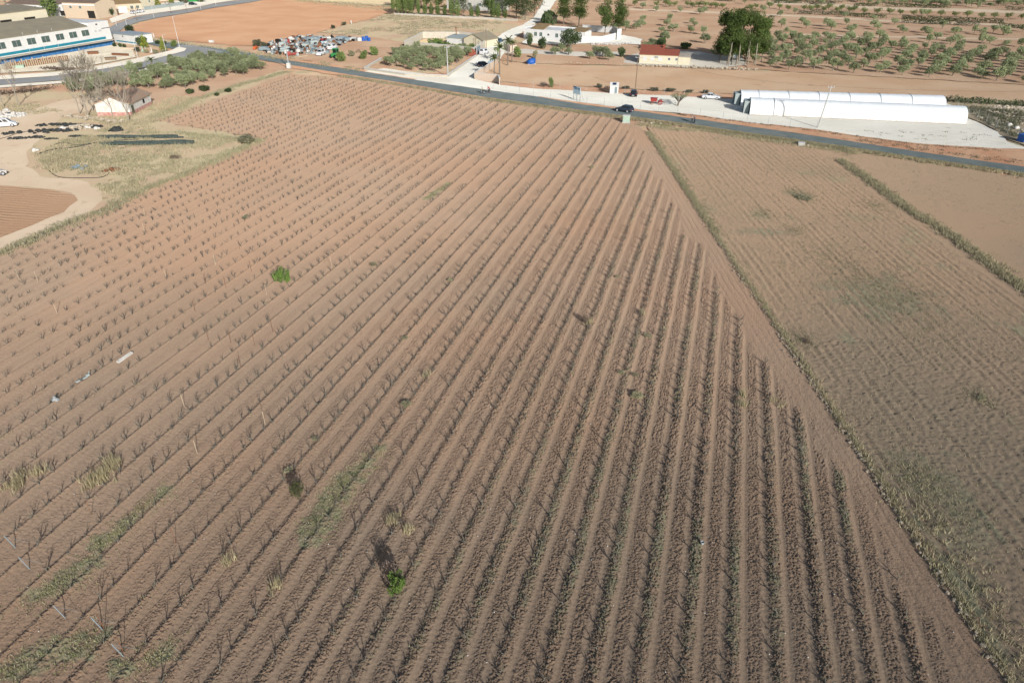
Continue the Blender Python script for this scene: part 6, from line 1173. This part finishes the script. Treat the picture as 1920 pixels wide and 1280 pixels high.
# green tractor in the scrap yard
r = empty('tractor', G(629, 108), -1.9, 'green tractor with glazed cab in the scrap yard', 'tractor')
MB().b(.1, 1.9, -.42, .42, .75, 1.5, .06).b(1.9, 2.15, -.35, .35, .6, 1.2, .04).b(-1.5, .3, -.5, .5, .6, 1.1).build('bonnet', m_greenp, r)
cb = MB()
for x, y in ((-1.3, -.75), (-1.3, .75), (.2, -.7), (.2, .7)): cb.b(x - .05, x + .05, y - .05, y + .05, 1.1, 2.6)
cb.b(-1.45, .35, -.85, .85, 2.602, 2.75, .08).b(-1.6, -.5, -1.15, -.8, 1.25, 1.4).b(-1.6, -.5, .8, 1.15, 1.25, 1.4).build('cab', m_greenp, r); MB().b(-1.24, .14, -.68, .68, 1.5, 2.55).build('cab_glass', m_cglass, r)
for x, y, q in ((-1.0, -.95, .82), (-1.0, .95, .82), (1.5, -.8, .52), (1.5, .8, .52)):
    wl = empty('wheel', (x, y, q)); wl.parent = r; MB().wheel((0, 0, 0), q, .42).build('tyre', m_tyre, wl); MB().wheel((0, 0, 0), q * .55, .46).build('rim', m_yellowg if False else m_greenp, wl)
MB().c((1.0, .3, 1.5), (1.0, .3, 2.3), .05, .05, 6).build('exhaust', m_dark, r)
# red seed drill on the gravel yard
r = empty('seed_drill', G(1231, 196), -.25, 'small red farm implement with hopper on the gravel yard', 'implement')
MB().b(-1.5, 0, -.6, .6, .75, 1.4).b(-1.6, .1, -.7, .7, 1.402, 1.5).b(.2, 1.4, -.25, .25, .6, .8).b(.5, 1.3, -.6, .6, .802, 1.1, .1).build('hopper', m_redp, r)
for x, y, q in ((-1.1, -.75, .38), (-1.1, .75, .38), (.8, -.7, .5), (.8, .7, .5)): MB().ring((x, y, q), q - .06, .07, 'y').c((x, y - .05, q), (x, y + .05, q), .1, .1, 8).c((x, y, .1), (x, y, q * 2 - .1), .03, .03, 5).c((x - q + .1, y, q), (x + q - .1, y, q), .03, .03, 5).build('wheel', m_redp if q > .4 else m_rust, r)
MB().c((1.4, 0, .7), (2.5, 0, .45), .06, .05, 6).c((1.4, -.3, .6), (2.3, -.02, .45), .04, .04, 5).build('drawbar', m_rust, r)
r = empty('metal_frame', G(1256, 197), .1, 'low bare metal frame with hoops beside the pruned tree', 'frame'); fm = MB()
for x in (-1.0, 0, 1.0): fm.ring((x, 0, .5), .45, .035, 'y')
fm.c((-1.5, 0, .5), (1.5, 0, .5), .04, .04, 6).build('hoops', m_galv, r)
# scrap yard: single pieces one can make out, and the small mixed rest
def scrap(nm, cat, label, px, py, rz, mat, mb): o = mb.build(nm, mat); o.location = G(px, py); o.rotation_euler = (0, 0, rz); tag(o, label, cat)
bx = lambda a, b, h: MB().b(-a, a, -b, b, 0, h * .9, .08).b(-a * .8, a * .8, -b * .8, b * .8, h * .9 + .002, h)
scrap('barrel', 'barrel', 'orange barrel at the left end of the scrap yard', 479, 92, 0, m_orange, MB().c((0, -1.2, .45), (0, 1.2, .45), .5, .5, 12).c((0, -.4, .45), (0, -.3, .45), .53, .53, 12))
def car_wreck(label, px, py, rz, mat): scrap('car_wreck', 'wreck', label, px, py, rz, mat, MB().prismy([(-2, .25), (2, .25), (2, .7), (1.1, .8), (.6, 1.3), (-1.1, 1.35), (-1.9, .85)], -.8, .8).b(-1.7, -1.1, -.85, -.802, .05, .6).b(1.0, 1.6, -.85, -.802, .05, .6))
car_wreck('dark car wreck beside the orange barrel', 497, 95, .1, m_blueg); car_wreck('grey car wreck at the lower left of the scrap heap', 530, 97, -1.2, m_greysh); car_wreck('pale grey car wreck in the middle of the scrap heap', 575, 89, .0, m_greysh); car_wreck('dark blue grey wreck at the back of the scrap heap', 592, 76, .1, m_blueg)
scrap('machine', 'machine', 'red machine with long bed near the road side of the scrap yard', 549, 105, .3, m_redp, MB().b(-1.8, 1.8, -.5, .5, .4, .8).b(-1.7, -.6, -.6, .6, .802, 1.4, .05).b(.4, 1.7, -.45, .45, .802, 1.0).b(-1.5, -1.2, -.6, .6, 0, .398).b(1.2, 1.5, -.6, .6, 0, .398))
scrap('water_tank', 'tank', 'white round tank right of the red scrap machine', 560, 101, 0, m_plaster, MB().c((0, 0, 0), (0, 0, 1.3), .8, .8, 14).c((0, 0, 1.3), (0, 0, 1.6), .8, .2, 14))
scrap('sink_stack', 'scrap', 'white fridge like box left of the red scrap machine', 538, 103, .3, m_plaster, bx(.7, .6, 1.6))
scrap('red_post', 'post', 'short red post with white cap in the scrap heap', 542, 84, 0, m_redp, MB().b(-.4, .4, -.4, .4, 0, 1.2).b(-.3, .3, -.3, .3, 1.202, 2.0))
scrap('tarpaulin', 'tarpaulin', 'white crumpled tarpaulin behind the red post', 545, 77, 0, m_plaster, MB().rock((0, 0, .5), 1.3, random.Random(9), 8).rock((.9, .2, .4), .8, random.Random(10), 7))
for k, (px, py, a, b, h, mm, lab) in enumerate([(597, 74, 3.0, .9, 1.0, m_greysh, 'long pale frame rack at the back of the scrap heap'), (588, 82, 1.6, .9, 1.1, m_greysh, 'grey green box unit below the pale rack'), (565, 84, 1.2, .8, .9, m_galv, 'steel box in the middle of the scrap heap'), (556, 86, 1.0, .8, .8, m_blueg, 'blue grey box left of the steel box'), (608, 82, 1.1, .8, .8, m_skyblue, 'pale blue panel box right of the grey unit'), (528, 88, .9, .7, 1.6, m_greysh, 'upright grey green locker on the left of the heap'), (512, 84, 1.0, .6, .9, m_plaster, 'white box at the left back of the scrap heap'), (514, 91, .8, .6, .8, m_plaster, 'white washing machine like box on the left of the heap'), (522, 80, 1.2, .6, 1.2, m_dark, 'dark cupboard at the far left back of the heap'), (641, 76, 2.0, 1.0, 1.5, m_blueg, 'blue grey skip between scrap heap and white boxes'), (652, 77, 1.6, .9, 1.2, m_blueg, 'second blue grey skip left of the white boxes'), (662, 76, 1.8, 1.0, 1.1, m_plaster, 'white wide box left of the blue drums'), (673, 77, 1.0, .8, 1.2, m_plaster, 'white upright box touching the blue drums'), (625, 78, 1.5, .9, 1.0, m_galv, 'steel frame box above the white panel van'), (614, 74, 1.4, .8, .9, m_plaster, 'white low box at the upper back of the heap'), (577, 76, 1.2, .8, 1.2, m_blueg, 'dull blue cabinet at the back left of the pale rack'), (600, 86, 1.3, .7, 1.1, m_rust, 'rusty frame piece right of the middle wreck'), (585, 101, 1.2, .7, .7, m_greysh, 'small grey trailer left of the front white van'), (612, 100, 1.0, .8, .9, m_blueg, 'blue grey trailer box right of the front white van'), (535, 93, .9, .7, 1.2, m_greysh, 'leaning grey sheet piece over the lower left wreck'), (525, 97, .5, .5, 1.5, m_dark, 'dark upright engine block at the lower left of the heap'), (570, 79, 1.1, .8, .8, m_rust, 'brown rusty box behind the steel box'), (606, 77, 1.0, .7, .8, m_redp, 'dull red box at the back of the scrap heap')]):
    scrap('scrap_box', 'scrap', lab, px, py, k * .7, mm, bx(a, b, h))
scrap('blue_drums', 'drums', 'cluster of bright blue drums at the right end of the scrap yard', 686, 77, .2, m_bluep, MB().c((-.9, 0, 0), (-.9, 0, 1.5), .6, .6, 12).c((.4, .3, 0), (.4, .3, 1.7), .6, .6, 12).c((1.2, -.6, 0), (1.2, -.6, 1.2), .6, .6, 12).b(-1.0, 1.4, -.3, .3, .3, 1.0))
scrap('plank', 'plank', 'long pale plank lying at the road side of the scrap yard', 562, 107, .9, m_palew, MB().b(-3.2, 3.2, -.15, .15, 0, .2).b(-2.6, -2.2, -.3, .3, .202, .3))
sc_sp = scatter([(485, 95), (515, 78), (570, 68), (660, 71), (665, 79), (612, 92), (565, 106), (515, 104)], .42, 600); rr = random.Random(601); mbs = MB(); mm6 = [m_greysh, m_blueg, m_plaster, m_rust, m_galv, m_dark]
for p in sc_sp:
    a, b, h = rr.uniform(.15, .8), rr.uniform(.1, .4), rr.uniform(.15, .8); t = rr.uniform(0, 3.14); c, s = math.cos(t), math.sin(t); z = rr.uniform(0, .3); mbs.mat(rr.choice((0, 0, 1, 1, 2, 3, 3, 4, 5, 5, 5)))
    q = [(p[0] + x * c - y * s, p[1] + x * s + y * c) for x, y in ((-a, -b), (a, -b), (a, b), (-a, b))]
    mbs.add([(x, y, z - .05) for x, y in q] + [(x + rr.uniform(-.1, .1), y + rr.uniform(-.1, .1), z + h) for x, y in q], [(3, 2, 1, 0), (4, 5, 6, 7), (0, 1, 5, 4), (1, 2, 6, 5), (2, 3, 7, 6), (3, 0, 4, 7)])
tag(mbs.build('scrap_litter', mm6), kind='stuff')
o = MB().b(-.9, .9, -.5, .5, 0, .5).b(-.5, .5, -.5, .5, .502, .9).c((-.5, -.55, .25), (-.5, .55, .25), .22, .22, 8).build('pallet', m_wood); o.location = G(672, 99); tag(o, 'dark pallet load between two green bushes right of the tractor', 'pallet')

# ------------------------------------------------------------------ people
def skin(name, chains, mat, parent, sub=1):
    me = bpy.data.meshes.new(name); bm = bmesh.new(); lay = bm.verts.layers.skin.verify(); vd = {}
    for ch in chains:
        prev = None
        for p, r in ch:
            key = tuple(round(c, 3) for c in p)
            if key not in vd: v = bm.verts.new(p); v[lay].radius = (r, r); v[lay].use_root = len(vd) == 0; vd[key] = v
            v = vd[key]
            if prev is not None and prev is not v and bm.edges.get((prev, v)) is None: bm.edges.new((prev, v))
            prev = v
    bm.to_mesh(me); bm.free(); o = link(name, me, mat, parent); o.modifiers.new('Skin', 'SKIN').use_smooth_shade = True
    s = o.modifiers.new('Subdivision', 'SUBSURF'); s.levels = sub; s.render_levels = sub; return o
m_skin = simple('skin', (.45, .27, .19, 1), None, 4, .6); m_hair = simple('dark_hair', (.03, .022, .018, 1), None, 4, .8)
def person(label, g, rz, J, top, legs, hairm=m_hair, z=.065):
    root = empty('person', (g.x, g.y, z), rz, label, 'person'); pel, ch, nk, hd = J['pel'], J['chest'], J['neck'], J['head']
    V = Vector; hd = V(hd); f = V((.085, 0, 0))
    arms = lambda k, s: [(ch, .15 * s), (J['sh'][k], .065 * s), (J['el'][k], .045 * s), (J['wr'][k], .033 * s)]
    def hand(k):
        w = V(J['wr'][k]); d = (w - V(J['el'][k])).normalized(); sd = d.cross(V((0, 0, 1))); sd = sd.normalized() if sd.length > .1 else V((0, 1, 0)); p = w + d * .07; out = [[(w, .033), (p, .034)]]
        for j, l in enumerate((.075, .09, .085, .065)): b = p + sd * (.022 * (j - 1.5)); out.append([(p, .034), (b + d * .03, .010), (b + d * l + V((0, 0, -.012)), .008)])
        out.append([(w, .033), (w + d * .03 - sd * .04, .011), (w + d * .075 - sd * .05, .009)]); return out
    body = [[(pel, .14), (ch, .15), (nk, .055), (hd, .095), (hd + V((0, 0, .10)), .07)], [(hd, .095), (hd + f + V((.03, 0, -.02)), .014)], [(hd, .095), (hd + V((-.01, .095, -.01)), .018)], [(hd, .095), (hd + V((-.01, -.095, -.01)), .018)]]
    for k in (0, 1): body += [arms(k, 1)] + hand(k) + [[(pel, .14), (J['hip'][k], .085), (J['kn'][k], .058), (J['an'][k], .04), (J['toe'][k], .035)]]
    skin('body', body, m_skin, root)
    skin('shirt', [[(V(pel) + V((0, 0, .05)), .155), (ch, .175), (V(nk) - V((0, 0, .05)), .08)]] + [[(ch, .175), (J['sh'][k], .085), (J['el'][k], .062), (V(J['el'][k]).lerp(V(J['wr'][k]), .85), .048)] for k in (0, 1)], top, root)
    skin('trousers', [[(pel, .155), (J['hip'][k], .105), (J['kn'][k], .076), (V(J['kn'][k]).lerp(V(J['an'][k]), .92), .058)] for k in (0, 1)], legs, root)
    MB().rock(tuple(hd + V((-.02, 0, .06))), .118, random.Random(2), 10).build('hair', hairm, root, True)
    for k in (0, 1): MB().b(J['an'][k][0] - .08, J['an'][k][0] + .19, J['an'][k][1] - .05, J['an'][k][1] + .05, J['an'][k][2] - .09, J['an'][k][2] + .01, .015).build('shoe', m_tyre, root)
    for s in (-1, 1): MB().rock(tuple(hd + V((.088, .035 * s, .015))), .014, random.Random(3), 6).build('eye', m_dark, root)
    MB().b(hd.x + .08, hd.x + .097, hd.y - .025, hd.y + .025, hd.z - .055, hd.z - .045).build('mouth', m_redpaint, root)
    return root
walk = lambda s: dict(pel=(0, 0, .95), chest=(.02, 0, 1.30), neck=(.03, 0, 1.50), head=(.05, 0, 1.63), sh=[(.02, .19, 1.40), (.02, -.19, 1.40)], el=[(-.07 * s, .25, 1.13), (.08 * s, -.25, 1.13)], wr=[(.02 - .04 * s, .25, .90), (.16 + .06 * s, -.23, .93)], hip=[(0, .10, .88), (0, -.10, .88)], kn=[(.16 * s, .10, .50), (-.02 * s, -.10, .48)], an=[(.12 * s, .10, .09), (-.22 * s, -.10, .12)], toe=[(.12 * s + .15, .10, .05), (-.22 * s + .15, -.10, .06)])
m_t1 = simple('grey_jacket', (.30, .33, .37, 1), None, 4, .9); m_t2 = simple('dark_blue_jacket', (.04, .06, .11, 1), None, 4, .9); m_t3 = simple('red_jersey', (.55, .03, .05, 1), None, 4, .8); m_t4 = simple('pale_yellow_jersey', (.55, .60, .42, 1), None, 4, .8); m_jean = simple('dark_trousers', (.03, .04, .06, 1), None, 4, .9)
person('person walking on the road edge in a pale grey jacket, left of two', G(1297, 231), math.atan2(.58, -.82), walk(1), m_t1, m_jean); person('person walking on the road edge in a dark blue jacket, right of two', G(1301.5, 231.5), math.atan2(.58, -.82), walk(-1), m_t2, m_jean)
ride = dict(pel=(-.18, 0, .98), chest=(.12, 0, 1.30), neck=(.26, 0, 1.45), head=(.36, 0, 1.54), sh=[(.16, .19, 1.36), (.16, -.19, 1.36)], el=[(.34, .23, 1.14), (.34, -.23, 1.14)], wr=[(.52, .21, 1.03), (.52, -.21, 1.03)], hip=[(-.15, .10, .93), (-.15, -.10, .93)], kn=[(.22, .11, .72), (.16, -.11, .56)], an=[(.02, .11, .42), (-.04, -.11, .20)], toe=[(.16, .11, .36), (.10, -.11, .14)])
def bicycle(label, g, rz, mat):
    r = empty('bicycle', (g.x, g.y, .065), rz, label, 'bicycle')
    for x in (-.52, .54):
        wl = empty('wheel', (x, 0, .35)); wl.parent = r; MB().ring((0, 0, 0), .33, .022, 'y', 24, 5).build('tyre', m_tyre, wl); sp = MB()
        for k in range(6): a = math.pi * k / 6; sp.c((.32 * math.cos(a), 0, .32 * math.sin(a)), (-.32 * math.cos(a), 0, -.32 * math.sin(a)), .004, .004, 3)
        sp.build('rim', m_galv, wl)
    MB().c((-.06, 0, .28), (-.2, 0, .88), .02, .02, 6).c((-.06, 0, .28), (.4, 0, .82), .022, .022, 6).c((-.18, 0, .80), (.4, 0, .85), .018, .018, 6).c((-.52, 0, .35), (-.06, 0, .28), .014, .014, 6).c((-.52, 0, .35), (-.18, 0, .80), .012, .012, 6).c((.4, 0, .9), (.54, 0, .35), .018, .018, 6).build('frame', mat, r)
    MB().b(-.34, -.08, -.07, .07, .88, .93, .02).build('saddle', m_tyre, r); MB().c((.4, 0, .88), (.44, 0, 1.0), .016, .016, 6).c((.46, -.23, 1.01), (.46, .23, 1.01), .014, .014, 6).build('handlebar', m_galv, r); MB().c((-.06, -.13, .28), (-.06, .13, .28), .015, .015, 6).c((-.06, .1, .28), (.02, .1, .40), .012, .012, 5).c((-.06, -.1, .28), (-.1, -.1, .16), .012, .012, 5).build('pedals', m_galv, r)
hd = math.atan2(.55, -.83)
for px, py, lj, lb, tm, bmx in ((906, 176.5, 'cyclist in a pale yellow jersey riding ahead on the road', 'bicycle of the leading rider on the asphalt road', m_t4, m_cwhite), (917, 175, 'cyclist in a bright red jersey riding behind on the road', 'bicycle of the rider in the red jersey', m_t3, m_rust)):
    g = G(px, py); bicycle(lb, g, hd, bmx); person(lj, g, hd, ride, tm, m_jean)
